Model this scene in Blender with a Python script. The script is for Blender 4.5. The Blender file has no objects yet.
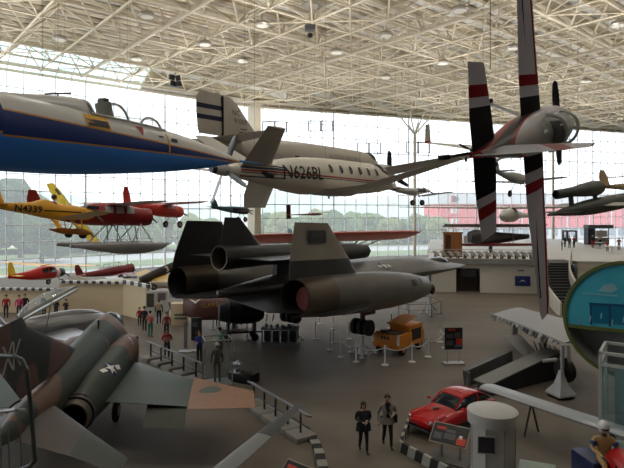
import bpy, bmesh, math, random
from mathutils import Vector as V, Matrix, Euler
from mathutils.bvhtree import BVHTree
R=random.Random(7)
pi=math.pi
SC=bpy.context.scene; COL=SC.collection
# ---------- camera frame used only to measure positions off the photograph
F=540.0; CX=312.0; HY=212.0; H0=7.8
def P(px,py,d): return V(((px-CX)/F*d, d, H0-(py-HY)/F*d))
def G(px,py,z=0.0):
    d=(H0-z)*F/(py-HY); return V(((px-CX)/F*d,d,z))
def lin(c):
    c=c/255.0
    return c/12.92 if c<=.04045 else ((c+.055)/1.055)**2.4
def C(rgb): return (lin(rgb[0]),lin(rgb[1]),lin(rgb[2]),1)
# ---------- materials
MATS={}
def _new(name):
    m=bpy.data.materials.new(name); m.use_nodes=True; nt=m.node_tree
    return m,nt,nt.nodes['Principled BSDF']
def _obj(nt):
    t=nt.nodes.new('ShaderNodeTexCoord'); return t.outputs['Object']
def _noise(nt,scale,detail=4,vec=None):
    n=nt.nodes.new('ShaderNodeTexNoise'); n.inputs['Scale'].default_value=scale; n.inputs['Detail'].default_value=detail
    nt.links.new(vec or _obj(nt),n.inputs['Vector']); return n.outputs['Fac']
def _mix(nt,fac,a,b):
    n=nt.nodes.new('ShaderNodeMix'); n.data_type='RGBA'
    for k,v in ((0,fac),(6,a),(7,b)):
        if hasattr(v,'is_output'): nt.links.new(v,n.inputs[k])
        else: n.inputs[k].default_value=v
    return n.outputs[2]
def _math(nt,op,a,b=0.0,c=None):
    n=nt.nodes.new('ShaderNodeMath'); n.operation=op
    for k,v in enumerate((a,b) if c is None else (a,b,c)):
        if hasattr(v,'is_output'): nt.links.new(v,n.inputs[k])
        else: n.inputs[k].default_value=v
    return n.outputs[0]
def M(name,rgb,rough=.5,metal=0.0,var=.12,scale=3.0,spec=.5,rgb2=None,emit=0):
    if name in MATS: return MATS[name]
    m,nt,b=_new(name)
    c1=C(rgb); c2=C(rgb2) if rgb2 else tuple(x*(1-var*2) for x in c1[:3])+(1,)
    f=_noise(nt,scale)
    nt.links.new(_mix(nt,f,c2,c1) if var or rgb2 else _mix(nt,1.0,c1,c1),b.inputs['Base Color'])
    b.inputs['Roughness'].default_value=rough; b.inputs['Metallic'].default_value=metal
    b.inputs['Specular IOR Level'].default_value=spec
    if emit:
        b.inputs['Emission Color'].default_value=c1; b.inputs['Emission Strength'].default_value=emit
    MATS[name]=m; return m
def SM(name,base,rules,rough=.45,metal=0.0,var=.06,spec=.3):
    """painted scheme: rules=[([(vec,lo,hi),...],rgb)] on object coordinates"""
    if name in MATS: return MATS[name]
    m,nt,b=_new(name); o=_obj(nt)
    f=_noise(nt,2.5); c1=C(base); col=_mix(nt,f,tuple(x*(1-var*2) for x in c1[:3])+(1,),c1)
    for conds,rgb in rules:
        fac=None
        for vec,lo,hi in conds:
            if vec=='absy':
                s=nt.nodes.new('ShaderNodeSeparateXYZ'); nt.links.new(o,s.inputs[0]); val=_math(nt,'ABSOLUTE',s.outputs[1])
            else:
                d=nt.nodes.new('ShaderNodeVectorMath'); d.operation='DOT_PRODUCT'; nt.links.new(o,d.inputs[0]); d.inputs[1].default_value=vec; val=d.outputs['Value']
            t=_math(nt,'MULTIPLY',_math(nt,'GREATER_THAN',val,lo),_math(nt,'LESS_THAN',val,hi))
            fac=t if fac is None else _math(nt,'MULTIPLY',fac,t)
        col=_mix(nt,fac,col,C(rgb))
    nt.links.new(col,b.inputs['Base Color']); b.inputs['Roughness'].default_value=rough; b.inputs['Metallic'].default_value=metal; b.inputs['Specular IOR Level'].default_value=spec
    MATS[name]=m; return m
def CAMO(name,cols,scale=.35,rough=.55,off=0.0):
    if name in MATS: return MATS[name]
    m,nt,b=_new(name); o=_obj(nt)
    mp=nt.nodes.new('ShaderNodeMapping'); mp.inputs['Location'].default_value=(off,off*.7,off*.3); nt.links.new(o,mp.inputs[0])
    f=_noise(nt,scale,1.5,mp.outputs[0]); g=_noise(nt,scale*1.3,1.0,mp.outputs[0]); w=_noise(nt,6,4)
    col=_mix(nt,_math(nt,'GREATER_THAN',f,.5),C(cols[0]),C(cols[1]))
    col=_mix(nt,_math(nt,'GREATER_THAN',g,.62),col,C(cols[2]))
    dk=_mix(nt,w,(.72,.72,.72,1),(1.15,1.15,1.15,1))
    n=nt.nodes.new('ShaderNodeMix'); n.data_type='RGBA'; n.blend_type='MULTIPLY'; n.inputs[0].default_value=1
    nt.links.new(col,n.inputs[6]); nt.links.new(dk,n.inputs[7])
    nt.links.new(n.outputs[2],b.inputs['Base Color']); b.inputs['Roughness'].default_value=rough
    MATS[name]=m; return m
def GLASS(name,tint=(1,1,1),tr=.75,veil=.0,gl=.08,rough=.05,veilcol=(.9,.93,.95)):
    if name in MATS: return MATS[name]
    m=bpy.data.materials.new(name); m.use_nodes=True; nt=m.node_tree; nt.nodes.clear()
    out=nt.nodes.new('ShaderNodeOutputMaterial'); t=nt.nodes.new('ShaderNodeBsdfTransparent'); t.inputs[0].default_value=(*tint,1)
    g=nt.nodes.new('ShaderNodeBsdfGlossy'); g.inputs['Roughness'].default_value=rough
    mx=nt.nodes.new('ShaderNodeMixShader'); mx.inputs[0].default_value=gl
    nt.links.new(t.outputs[0],mx.inputs[1]); nt.links.new(g.outputs[0],mx.inputs[2]); last=mx
    if veil:
        v=nt.nodes.new('ShaderNodeBsdfTranslucent'); v.inputs[0].default_value=(*veilcol,1)
        m2=nt.nodes.new('ShaderNodeMixShader'); m2.inputs[0].default_value=veil
        nt.links.new(last.outputs[0],m2.inputs[1]); nt.links.new(v.outputs[0],m2.inputs[2]); last=m2
    nt.links.new(last.outputs[0],out.inputs[0]); MATS[name]=m; return m
# ---------- mesh building
def NB(): return bmesh.new()
def _cr(p0,p1,p2,p3,t):
    return .5*((2*p1)+(-p0+p2)*t+(2*p0-5*p1+4*p2-p3)*t*t+(-p0+3*p1-3*p2+p3)*t**3)
def loft(bm,st,n=20,sub=3,caps=(1,1),mi=0):
    """st: (x,y,z,halfwidth,up,down[,exp])"""
    st=[tuple(s)+((2.0,) if len(s)<7 else ()) for s in st]
    out=[]
    for i in range(len(st)-1):
        a=st[max(i-1,0)]; b=st[i]; c=st[i+1]; d=st[min(i+2,len(st)-1)]
        for k in range(sub):
            t=k/sub; r=[_cr(*q,t) for q in zip(a,b,c,d)]
            for j in (3,4,5):
                lo=min(b[j],c[j]); r[j]=max(r[j],lo*.9)
            r[0]=b[0]+(c[0]-b[0])*t
            out.append(r)
    out.append(list(st[-1]))
    rings=[]
    for x,y,z,w,u,dn,e in out:
        ring=[]
        for k in range(n):
            a=2*pi*k/n; c,s=math.cos(a),math.sin(a)
            yy=w*math.copysign(abs(c)**(2/e),c); zz=(u if s>=0 else dn)*math.copysign(abs(s)**(2/e),s)
            ring.append(bm.verts.new((x,y+yy,z+zz)))
        rings.append(ring)
    for a,b in zip(rings,rings[1:]):
        for k in range(n):
            f=bm.faces.new((a[k],a[(k+1)%n],b[(k+1)%n],b[k])); f.material_index=mi; f.smooth=True
    if caps[0]: bm.faces.new(rings[0][::-1]).material_index=mi
    if caps[1]: bm.faces.new(rings[-1]).material_index=mi
    return bm
PROF=[(0,0),(.02,.32),(.08,.65),(.2,.93),(.35,1),(.6,.75),(.85,.3),(1,.05)]
def foil(bm,secs,mi=0):
    """secs: (le V, te V, thickness, normal V)"""
    rings=[]
    for le,te,t,nn in secs:
        nn=V(nn).normalized(); le=V(le); te=V(te)
        up=[le+(te-le)*x+nn*(t*.5*h) for x,h in PROF]; dn=[le+(te-le)*x-nn*(t*.5*h) for x,h in PROF[1:]][::-1]
        rings.append([bm.verts.new(p) for p in up+dn])
    n=len(rings[0])
    for a,b in zip(rings,rings[1:]):
        for k in range(n):
            f=bm.faces.new((a[k],a[(k+1)%n],b[(k+1)%n],b[k])); f.material_index=mi; f.smooth=True
    bm.faces.new(rings[0][::-1]).material_index=mi; bm.faces.new(rings[-1]).material_index=mi
    return bm
def tube(bm,p,q,r,n=8,r2=None,mi=0,cap=True):
    p=V(p);q=V(q); d=q-p
    if d.length<1e-6: return bm
    z=d.normalized(); x=z.orthogonal().normalized(); y=z.cross(x); r2=r if r2 is None else r2
    A=[];B=[]
    for k in range(n):
        a=2*pi*k/n; o=x*math.cos(a)+y*math.sin(a)
        A.append(bm.verts.new(p+o*r)); B.append(bm.verts.new(q+o*r2))
    for k in range(n):
        f=bm.faces.new((A[k],A[(k+1)%n],B[(k+1)%n],B[k])); f.material_index=mi; f.smooth=n>5
    if cap: bm.faces.new(A[::-1]).material_index=mi; bm.faces.new(B).material_index=mi
    return bm
def ptube(bm,pts,r,n=6,mi=0):
    for a,b in zip(pts,pts[1:]): tube(bm,a,b,r,n,mi=mi)
    return bm
def box(bm,c,s,rot=None,mi=0,bev=0):
    g=bmesh.ops.create_cube(bm,size=1); vs=g['verts']; mt=Matrix.LocRotScale(V(c),Euler(rot) if rot else None,V(s))
    bmesh.ops.transform(bm,matrix=mt,verts=vs)
    fs={f for v in vs for f in v.link_faces}
    for f in fs: f.material_index=mi
    if bev:
        es=list({e for v in vs for e in v.link_edges})
        bmesh.ops.bevel(bm,geom=es,offset=bev,segments=2,affect='EDGES',profile=.6,material=-1)
    return bm
def beam(bm,p,q,w,h,mi=0,up=(0,0,1)):
    p=V(p);q=V(q);x=(q-p).normalized(); u=V(up); y=u.cross(x)
    if y.length<1e-4: y=V((1,0,0)).cross(x) if abs(x.x)<.9 else V((0,1,0)).cross(x)
    y.normalize(); z=x.cross(y)
    A=[bm.verts.new(p+y*(w/2)*a+z*(h/2)*b) for a,b in((-1,-1),(1,-1),(1,1),(-1,1))]
    B=[bm.verts.new(q+y*(w/2)*a+z*(h/2)*b) for a,b in((-1,-1),(1,-1),(1,1),(-1,1))]
    for k in range(4): bm.faces.new((A[k],A[(k+1)%4],B[(k+1)%4],B[k])).material_index=mi
    bm.faces.new(A[::-1]).material_index=mi; bm.faces.new(B).material_index=mi
    return bm
def lathe(bm,prof,mt=None,n=20,mi=0,cap=True):
    """prof [(x,r)] round the local X axis"""
    mt=mt or Matrix()
    rings=[[bm.verts.new(mt@V((x,r*math.cos(2*pi*k/n),r*math.sin(2*pi*k/n)))) for k in range(n)] for x,r in prof]
    for a,b in zip(rings,rings[1:]):
        for k in range(n):
            f=bm.faces.new((a[k],a[(k+1)%n],b[(k+1)%n],b[k])); f.material_index=mi; f.smooth=True
    if cap and prof[0][1]>1e-4: bm.faces.new(rings[0][::-1]).material_index=mi
    if cap and prof[-1][1]>1e-4: bm.faces.new(rings[-1]).material_index=mi
    return bm
UPX=Matrix.Rotation(-pi/2,4,'Y')   # local X -> world Z
def up_at(x,y,z=0): return Matrix.Translation((x,y,z))@UPX
def ball(bm,c,r,s=(1,1,1),n=14,mi=0):
    k=8; pr=[(-math.cos(pi*i/k),max(math.sin(pi*i/k),1e-5)) for i in range(k+1)]
    mt=Matrix.Translation(V(c))@Matrix.Diagonal((r*s[0],r*s[1],r*s[2],1))@UPX
    return lathe(bm,pr,mt,n,mi)
def prism(bm,pts,dv,mi=0):
    dv=V(dv); A=[bm.verts.new(V(p)) for p in pts]; B=[bm.verts.new(V(p)+dv) for p in pts]; n=len(A)
    bm.faces.new(A[::-1]).material_index=mi; bm.faces.new(B).material_index=mi
    for k in range(n): bm.faces.new((A[k],A[(k+1)%n],B[(k+1)%n],B[k])).material_index=mi
    return bm
def obj(name,bm,mats,parent=None,sharp=40,kind=None,label=None):
    bmesh.ops.remove_doubles(bm,verts=bm.verts,dist=1e-5)
    bmesh.ops.recalc_face_normals(bm,faces=bm.faces)
    me=bpy.data.meshes.new(name); bm.to_mesh(me); bm.free()
    for m in (mats if isinstance(mats,(list,tuple)) else [mats]): me.materials.append(m)
    if sharp:
        me.shade_smooth(); me.set_sharp_from_angle(angle=math.radians(sharp))
    o=bpy.data.objects.new(name,me); COL.objects.link(o)
    if parent is not None: o.parent=parent
    if kind: o['kind']=kind
    if label: o['label']=label
    return o
def thing(name,label,cat,loc=(0,0,0),rz=0,group=None):
    o=bpy.data.objects.new(name,None); COL.objects.link(o); o.empty_display_size=.2
    o.location=loc; o.rotation_euler=(0,0,rz); return tag(o,label,cat,group)
def tag(o,label,cat,group=None):
    o['label']=label; o['category']=cat
    if group: o['group']=group
    return o
def struct(name,bm,mats,parent=None,sharp=40):
    return obj(name,bm,mats,parent,sharp,kind='structure')
def dup(root,loc=None,rz=None,label=None,group=None):
    r=root.copy(); COL.objects.link(r)
    if loc is not None: r.location=loc
    if rz is not None: r.rotation_euler=(0,0,rz)
    if label: r['label']=label
    if group: r['group']=group
    for ch in list(root.children):
        c=ch.copy(); COL.objects.link(c); c.parent=r
        for g in list(ch.children):
            d=g.copy(); COL.objects.link(d); d.parent=c
    return r
# ---------- aircraft helpers: local x forward from the nose (0) to the tail (-L), y to port, z up
def fly(name,label,cat,nose,tail,L,up=(0,0,1),group=None):
    o=thing(name,label,cat,group=group); nose=V(nose);tail=V(tail)
    x=(nose-tail).normalized(); y=V(up).cross(x).normalized(); z=x.cross(y); s=(nose-tail).length/L
    m=Matrix((x,y,z)).transposed().to_4x4(); m.translation=nose
    o.matrix_world=m@Matrix.Scale(s,4); print('FLY %s scale %.2f'%(name,s)); return o
def wings(root,name,secs,mat,both=True,side=1,sub=1):
    """secs: (x_le,y,z,chord,thick) for the port side"""
    for sg in ((1,-1) if both else (side,)):
        b=NB(); ss=[]
        dy=secs[-1][1]-secs[0][1]; dz=secs[-1][2]-secs[0][2]
        nn=V((0,-dz*sg,dy)).normalized()
        foil(b,[(V((x,y*sg,z)),V((x-c,y*sg,z)),t,nn) for x,y,z,c,t in secs]); o=obj(name,b,mat,root)
    return o
def vfin(root,name,secs,mat,cant=(0,1,0)):
    """secs: (x_le,y,z,chord,thick)"""
    b=NB(); foil(b,[(V((x,y,z)),V((x-c,y,z)),t,cant) for x,y,z,c,t in secs]); return obj(name,b,mat,root)
def propeller(root,x,z,rad,blades,mat,ph=0.0,y=0.0,w=.09,hub=.09,spin=None,pm=None):
    b=NB()
    for k in range(blades):
        a=ph+2*pi*k/blades; d=V((0,math.cos(a),math.sin(a))); t=V((.35,-math.sin(a)*.94,math.cos(a)*.94)); nn=t.cross(d)
        foil(b,[(V((x,y,z))+d*rad*f+t*rad*w*g,V((x,y,z))+d*rad*f-t*rad*w*g,.035*rad,nn) for f,g in((.04,.5),(.3,1),(.65,1.05),(.92,.8),(1,.35))])
    lathe(b,[(-.12*rad,hub*rad),(.08*rad,hub*rad),(.14*rad,.02)],Matrix.Translation((x,y,z)),12)
    o=obj('propeller',b,mat,root)
    if spin:
        s=NB(); lathe(s,[(-.02,spin*rad),(.12*rad,spin*rad*.8),(.25*rad,spin*rad*.4),(.3*rad,.01)],Matrix.Translation((x,y,z)),14); obj('spinner',s,pm or mat,o)
    return o
def gear(root,top,bot,r,w,lm,tm,lr=.03):
    b=NB(); tube(b,top,bot,lr,8); o=obj('landing_gear_leg',b,lm,root)
    t=NB(); lathe(t,[(-w/2,r*.55),(-w/2,r*.85),(-w*.3,r),(w*.3,r),(w/2,r*.85),(w/2,r*.55)],Matrix.Translation(V(bot))@Matrix.Rotation(pi/2,4,'Z'),18)
    wh=obj('wheel',t,tm,o)
    h=NB(); lathe(h,[(-w*.52,r*.5),(w*.52,r*.5)],Matrix.Translation(V(bot))@Matrix.Rotation(pi/2,4,'Z'),14)
    me=obj('wheel_hub',h,M('hub_grey',(150,150,148),.4,.5),o)
    return o
def bvh_of(o):
    me=o.data; return BVHTree.FromPolygons([v.co for v in me.vertices],[tuple(p.vertices) for p in me.polygons])
def _proj(pts,nrm,bv,off):
    out=[]
    for p in pts:
        h=bv.ray_cast(p+nrm*5,-nrm) if bv else (None,)
        if h[0] is None and bv:
            q=bv.find_nearest(p); out.append(q[0]+nrm*off if q[0] is not None else p)
        else: out.append((h[0]+nrm*off) if h[0] is not None else p)
    return out
def text(root,name,s,size,loc,xd,ud,mat,on=None,off=.012,align='CENTER',sx=1.0,bold=0.0):
    cu=bpy.data.curves.new('t','FONT'); cu.body=s; cu.size=size; cu.align_x=align; cu.align_y='CENTER'; cu.resolution_u=2; cu.offset=bold
    t=bpy.data.objects.new('t',cu); COL.objects.link(t); dg=bpy.context.evaluated_depsgraph_get(); dg.update()
    me=bpy.data.meshes.new_from_object(t.evaluated_get(dg)); bpy.data.objects.remove(t)
    if on:
        b=NB(); b.from_mesh(me); bmesh.ops.triangulate(b,faces=b.faces[:])
        for _ in range(3):
            le=[e for e in b.edges if e.calc_length()>size*.22]
            if le: bmesh.ops.subdivide_edges(b,edges=le,cuts=1); bmesh.ops.triangulate(b,faces=b.faces[:])
        b.to_mesh(me); b.free(); off=max(off,.02)
    xd=V(xd).normalized(); ud=V(ud).normalized(); nn=xd.cross(ud).normalized(); bv=bvh_of(on) if on else None
    pts=_proj([V(loc)+xd*(v.co.x*sx)+ud*v.co.y for v in me.vertices],nn,bv,off)
    for v,p in zip(me.vertices,pts): v.co=p+(nn*off if not on else V())
    me.name=name; me.materials.clear(); me.materials.append(mat)
    o=bpy.data.objects.new(name,me); COL.objects.link(o)
    if root is not None: o.parent=root
    return o
def decal(root,name,poly,loc,xd,ud,mat,on=None,off=.012,sub=0):
    """poly: 2-D outline; lies on the surface of part 'on'"""
    xd=V(xd).normalized(); ud=V(ud).normalized(); nn=xd.cross(ud).normalized(); bv=bvh_of(on) if on else None
    b=NB(); f=b.faces.new([b.verts.new((p[0],p[1],0)) for p in poly])
    if on: sub=max(sub,2); off=max(off,.018)
    if sub:
        bmesh.ops.triangulate(b,faces=[f]); bmesh.ops.subdivide_edges(b,edges=b.edges,cuts=sub,use_grid_fill=True)
    pts=_proj([V(loc)+xd*v.co.x+ud*v.co.y for v in b.verts],nn,bv,off)
    for v,p in zip(b.verts,pts): v.co=p+(nn*off if not on else V())
    me=bpy.data.meshes.new(name); b.to_mesh(me); b.free(); me.materials.append(mat)
    o=bpy.data.objects.new(name,me); COL.objects.link(o)
    if root is not None: o.parent=root
    return o
def ell(a,b,n=14): return [(a*math.cos(2*pi*k/n),b*math.sin(2*pi*k/n)) for k in range(n)]
def rect(a,b): return [(-a,-b),(a,-b),(a,b),(-a,b)]
def cables(root,pts,top=24.3):
    """suspension wires from points on the aircraft (local) up to the roof frame"""
    m=root.matrix_world.copy(); inv=m.inverted(); s=m.to_scale().x
    for p in pts:
        w=m@V(p); b=NB(); tube(b,V(p),inv@V((w.x,w.y,top)),.006/s,5); obj('suspension_wire',b,M('wire',(70,70,70),.4,.6,0),root)
UPE=2300.0
DNE=1050.0
# =================== THE SETTING ===================
cream=M('cream_paint',(212,202,182),.55,0,.06,.8)
creamw=M('cream_white_paint',(222,214,196),.5,0,.05,1)
framew=M('mullion_paint',(240,245,250),.5,0,.05)
frameg=M('casement_grey',(150,154,160),.5,0,.05)
eave=17.0
def wl(px): # point on left facade line at pixel column
    v=144-.152*px; d=eave*F/v; return V(((px-CX)/F*d,d,0))
A=wl(0); B=wl(250); ul=(B-A).normalized(); nl=V((ul.y,-ul.x,0))
A0=A-ul*34
d2=eave*F/80.0; C2=V(((624-CX)/F*d2,d2,0)); ur=(C2-B).normalized(); nr=V((ur.y,-ur.x,0)); C3=C2+ur*16
TOP=H0+eave
# floor
m,nt,b=_new('floor_concrete')
o_=_obj(nt); mp=nt.nodes.new('ShaderNodeMapping'); mp.inputs['Scale'].default_value=(.25,.9,1); nt.links.new(o_,mp.inputs[0])
f1=_noise(nt,.5,5,mp.outputs[0]); f2=_noise(nt,6,4)
c=_mix(nt,f1,C((98,90,80)),C((134,124,111))); c=_mix(nt,_math(nt,'MULTIPLY',f2,.25),c,C((90,84,76)))
nt.links.new(c,b.inputs['Base Color']); b.inputs['Roughness'].default_value=.6; b.inputs['Specular IOR Level'].default_value=.18
floor_m=m
fb=NB(); fv=[fb.verts.new(p) for p in (A0,B,C3,V((C3.x,-9,0)),V((A0.x,-9,0)))]; fb.faces.new(fv)
for f in bmesh.ops.extrude_face_region(fb,geom=fb.faces[:])['geom']:
    if isinstance(f,bmesh.types.BMVert): f.co.z-=.3
struct('floor',fb,floor_m)
# glazed facades
pane=GLASS('facade_glass',(.97,.99,1),veil=.24,gl=.03,rough=.02)  # veil mixes a pale haze over the outside view into the glass
def facade(nm,p,q,nrm,mod,nz,heavy,zb=0.0):
    u=(q-p).normalized(); L=(q-p).length
    g=NB(); vs=[g.verts.new(x) for x in (p,q,q+V((0,0,TOP)),p+V((0,0,TOP)))]; g.faces.new(vs)
    w=struct(nm,g,pane,sharp=0)
    fr=NB(); n=int(L/mod)
    for i in range(n+1):
        a=p+u*(L*i/n)+nrm*.08; hv=i%heavy==0
        beam(fr,a,a+V((0,0,TOP)),.2 if hv else .13,.2 if hv else .1,up=tuple(u))
    for k in range(nz+1):
        z=TOP*k/nz; hv=k%4==0
        beam(fr,p+nrm*.1+V((0,0,z)),q+nrm*.1+V((0,0,z)),.18 if hv else .13,.14 if hv else .1)
    struct('mullion_grid',fr,framew,w,sharp=0)
    return w
W1=facade('window_1',A0,B,nl,1.78,12,6)
W2=facade('window_2',B,C3,nr,2.05,11,7)
cs=NB()
def on_far(px,py,off=.25):   # point on the far facade
    dx=(px-CX)/F; t=(B.x-dx*B.y)/(dx*ur.y-ur.x); p=B+ur*t+nr*off; p.z=H0-(py-HY)/F*p.y; return p
def frame_rect(bm,x0,x1,y0,y1,w=.16):
    a,b_,c_,d_=on_far(x0,y0),on_far(x1,y0),on_far(x1,y1),on_far(x0,y1)
    for p,q in((a,b_),(b_,c_),(c_,d_),(d_,a)): beam(bm,p,q,w,w,up=tuple(nr))
for x0,x1,y0,y1 in((262,274,122,132),(274.6,286,122,132),(308,320,121,131),(320.6,332,121,131),(357,368,143,153),(368.6,380,143,153),(406,417,142,153),(417.6,429,142,153)):
    frame_rect(cs,x0,x1,y0,y1)
struct('casement_frames',cs,frameg,W2,sharp=0)
# doors in the far glazing at gallery level
dr=NB()
for x0,x1 in((562,566),(566.5,575)): frame_rect(dr,x0,x1,231,252,.3)
struct('door_1',dr,M('door_grey',(88,92,100),.5),None,sharp=0)
# big columns carrying the roof
cl=NB()
p=wl(251)+nl*.9; beam(cl,V((p.x,p.y,0)),V((p.x,p.y,TOP+.4)),2.0,1.2,up=tuple(ul)); struct('trim_1',cl,cream)
cl=NB()
for px in (410,547):
    p=on_far(px,200,1.6); p.z=0; tube(cl,p,p+V((0,0,TOP-3.4)),.26,12)
    for a in (0,90,180,270,45,225):
        r_=math.radians(a+20); tube(cl,p+V((0,0,TOP-3.4)),p+V((math.cos(r_)*3.4,math.sin(r_)*3.4,TOP+.2)),.13,8)
struct('trim_2',cl,creamw)
# raised eaves: sloping skylight strip at the left, solid cream strip beyond it
IN=4.0; SKZ=TOP+2.5; S=wl(140)
sg=NB(); p0=A0; p1=S; q0=p0+nl*IN+V((0,0,SKZ)); q1=p1+nl*IN+V((0,0,SKZ)); p0=p0+V((0,0,TOP)); p1=p1+V((0,0,TOP))
sg.faces.new([sg.verts.new(x) for x in(p0,p1,q1,q0)])
W3=struct('window_3',sg,GLASS('skylight_glass',(.62,.9,.93),veil=.18,gl=.05,veilcol=(.6,.92,.95)),sharp=0)
sf=NB(); n=int((p1-p0).length/1.78)
for i in range(n+1):
    t=i/n; beam(sf,p0.lerp(p1,t),q0.lerp(q1,t),.1,.16)
for k in range(5): beam(sf,p0.lerp(q0,k/4),p1.lerp(q1,k/4),.09,.14)
struct('skylight_bars',sf,cream,W3,sharp=0)
# ceiling deck
m,nt,b=_new('roof_deck'); o_=_obj(nt)
d=nt.nodes.new('ShaderNodeVectorMath'); d.operation='DOT_PRODUCT'; nt.links.new(o_,d.inputs[0]); d.inputs[1].default_value=tuple(nl)
fr=_math(nt,'FRACT',_math(nt,'MULTIPLY',d.outputs['Value'],1/3.1)); band=_math(nt,'GREATER_THAN',fr,.62)
rb=_math(nt,'FRACT',_math(nt,'MULTIPLY',d.outputs['Value'],1/.42)); rbb=_math(nt,'GREATER_THAN',rb,.82)
c=_mix(nt,band,C((158,147,124)),C((196,196,194))); c=_mix(nt,_math(nt,'MULTIPLY',rbb,.35),c,C((150,136,112))); nt.links.new(c,b.inputs['Base Color']); b.inputs['Roughness'].default_value=.6
deck_m=m
cb=NB(); iB=B+nl*IN; iC=C3+nr*IN
poly=[A0+nl*IN,iB,iC,V((C3.x,-9,0)),V((A0.x,-9,0))]
def dv(p,z): return cb.verts.new((p.x,p.y,z))
top=[dv(p,SKZ) for p in poly]; cb.faces.new(top)
S2=S+nl*IN
e=[dv(S2,SKZ),dv(iB,SKZ),dv(B,TOP),dv(S,TOP)]; cb.faces.new(e)
e=[dv(iB,SKZ),dv(iC,SKZ),dv(C3,TOP),dv(B,TOP)]; cb.faces.new(e)
for f in bmesh.ops.extrude_face_region(cb,geom=cb.faces[:])['geom']:
    if isinstance(f,bmesh.types.BMVert): f.co.z+=.4
CEIL=struct('ceiling',cb,deck_m,sharp=0)
# purlins and space frame
def inside(p,mg=1.0):
    if p.y<16 or p.x>C3.x or p.x<A0.x-2: return False
    return (p-A0).dot(nl)>mg and (p-B).dot(nr)>mg
pb=NB()
k=0
while k<75:
    o0=A0+nl*(IN+.4+k)
    beam(pb,o0+V((0,0,SKZ-.2)),o0+ul*150+V((0,0,SKZ-.2)),.16,.3); k+=1.55
bmesh.ops.bisect_plane(pb,geom=pb.verts[:]+pb.edges[:]+pb.faces[:],plane_co=C3+nr*(IN*.5)+V((0,0,0)),plane_no=-nr,clear_outer=True)
struct('roof_purlins',pb,creamw,CEIL,sharp=0)
tb=NB(); bay=4.7; ZB=TOP-.2; ZT=SKZ-.55
def nodeb(i,j): return A0+ul*(i*bay)+nl*(3.2+j*bay)+V((0,0,ZB))
def nodet(i,j): return A0+ul*((i+.5)*bay)+nl*(3.2+(j+.5)*bay)+V((0,0,ZT))
NI,NJ=40,17
for i in range(-2,NI):
    for j in range(-8,NJ):
        p=nodeb(i,j)
        if not inside(p,2.6): continue
        big=(i%4==1); bigj=(j%4==2)
        for q,rr in((nodeb(i+1,j),.15 if bigj else .1),(nodeb(i,j+1),.2 if big else .1)):
            if inside(q,2.6): tube(tb,p,q,rr,6,cap=False)
        if (i+j)%2==0 and inside(nodeb(i+1,j+1),2.6): tube(tb,p,nodeb(i+1,j+1),.07,5,cap=False)
        for a,b_ in((0,0),(-1,0),(0,-1),(-1,-1)):
            q=nodet(i+a,j+b_)
            if inside(q,2.2): tube(tb,p,q,.09,5,cap=False)
        q=nodet(i,j)
        if inside(q,2.2):
            for r_ in(nodet(i+1,j),nodet(i,j+1)):
                if inside(r_,2.2): tube(tb,q,r_,.085,5,cap=False)
            if (i*3+j)%2==0:
                tube(tb,q,nodeb(i+1,j) if inside(nodeb(i+1,j),2.6) else q,.06,5,cap=False)
        lathe(tb,[(-.22,.05),(-.15,.2),(.15,.2),(.22,.05)],up_at(p.x,p.y,p.z),8)
struct('roof_space_frame',tb,cream,CEIL,sharp=0)
# far eave girder at the head of the glazing
eg=NB()
for p,q,nn in((S,B,nl),(B,C3,nr),(A0,S,nl)):
    for off,z in((.3,TOP-.15),(1.8,TOP+.3)):
        beam(eg,p+nn*off+V((0,0,z)),q+nn*off+V((0,0,z)),.3,.3)
for p,q,nn in((B,C3,nr),):
    L=(q-p).length; u=(q-p)/L; n=int(L/2.4)
    for i in range(n):
        a=p+u*(L*i/n)+nn*.4+V((0,0,TOP-.1)); c_=p+u*(L*(i+.5)/n)+nn*3.6+V((0,0,TOP-.1+(.9 if i%2 else -.9))); e_=p+u*(L*(i+1)/n)+nn*.4+V((0,0,TOP-.1))
        tube(eg,a,c_,.07,5); tube(eg,c_,e_,.07,5)
struct('trim_3',eg,cream,sharp=0)
# unseen walls; the right one is put in solid to block outside light
wb=NB(); box(wb,((A0.x+C3.x)/2,-9.2,SKZ/2),(C3.x-A0.x,.3,SKZ)); struct('wall_back',wb,M('back_wall',(150,142,130),.8))
wb=NB(); box(wb,(C3.x+.2,(C3.y-9)/2,SKZ/2),(.3,C3.y+9,SKZ)); struct('wall_right_light_block',wb,M('side_wall',(170,164,154),.8))
# visitor balcony the picture is taken from
bb=NB(); box(bb,(0,-2.6,6.05),(40,11.6,.3)); struct('balcony_floor',bb,M('balcony',(110,104,96),.7))
# ---------- outside
og=NB(); v=[og.verts.new(p) for p in((-700,-60,-.35),(900,-60,-.35),(900,1400,-.35),(-700,1400,-.35))]; og.faces.new(v)
struct('outside_ground',og,M('tarmac',(176,178,174),.9,0,.1,.02),sharp=0)
gs=NB()
def strip(bm,o,u,n,a,b_,l0,l1,z):
    v=[bm.verts.new(o+n*(-a)+u*l0+V((0,0,z))),bm.verts.new(o+n*(-a)+u*l1+V((0,0,z))),bm.verts.new(o+n*(-b_)+u*l1+V((0,0,z))),bm.verts.new(o+n*(-b_)+u*l0+V((0,0,z)))]; bm.faces.new(v)
strip(gs,A,ul,nl,6,16,-120,34,-.3); strip(gs,B,ur,nr,5,16,-4,60,-.3); strip(gs,B,ur,nr,30,55,-60,75,-.3)
strip(gs,A,ul,nl,30,60,-160,40,-.3)
tag(obj('lawn',gs,M('lawn_green',(104,128,62),.9,0,.2,.3),sharp=0),'green lawn strips outside beyond the glass wall','lawn')
bpy.data.objects['lawn']['kind']='structure'
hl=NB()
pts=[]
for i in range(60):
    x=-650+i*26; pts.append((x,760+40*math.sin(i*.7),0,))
rr=random.Random(3); a=[];bq=[]
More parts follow.
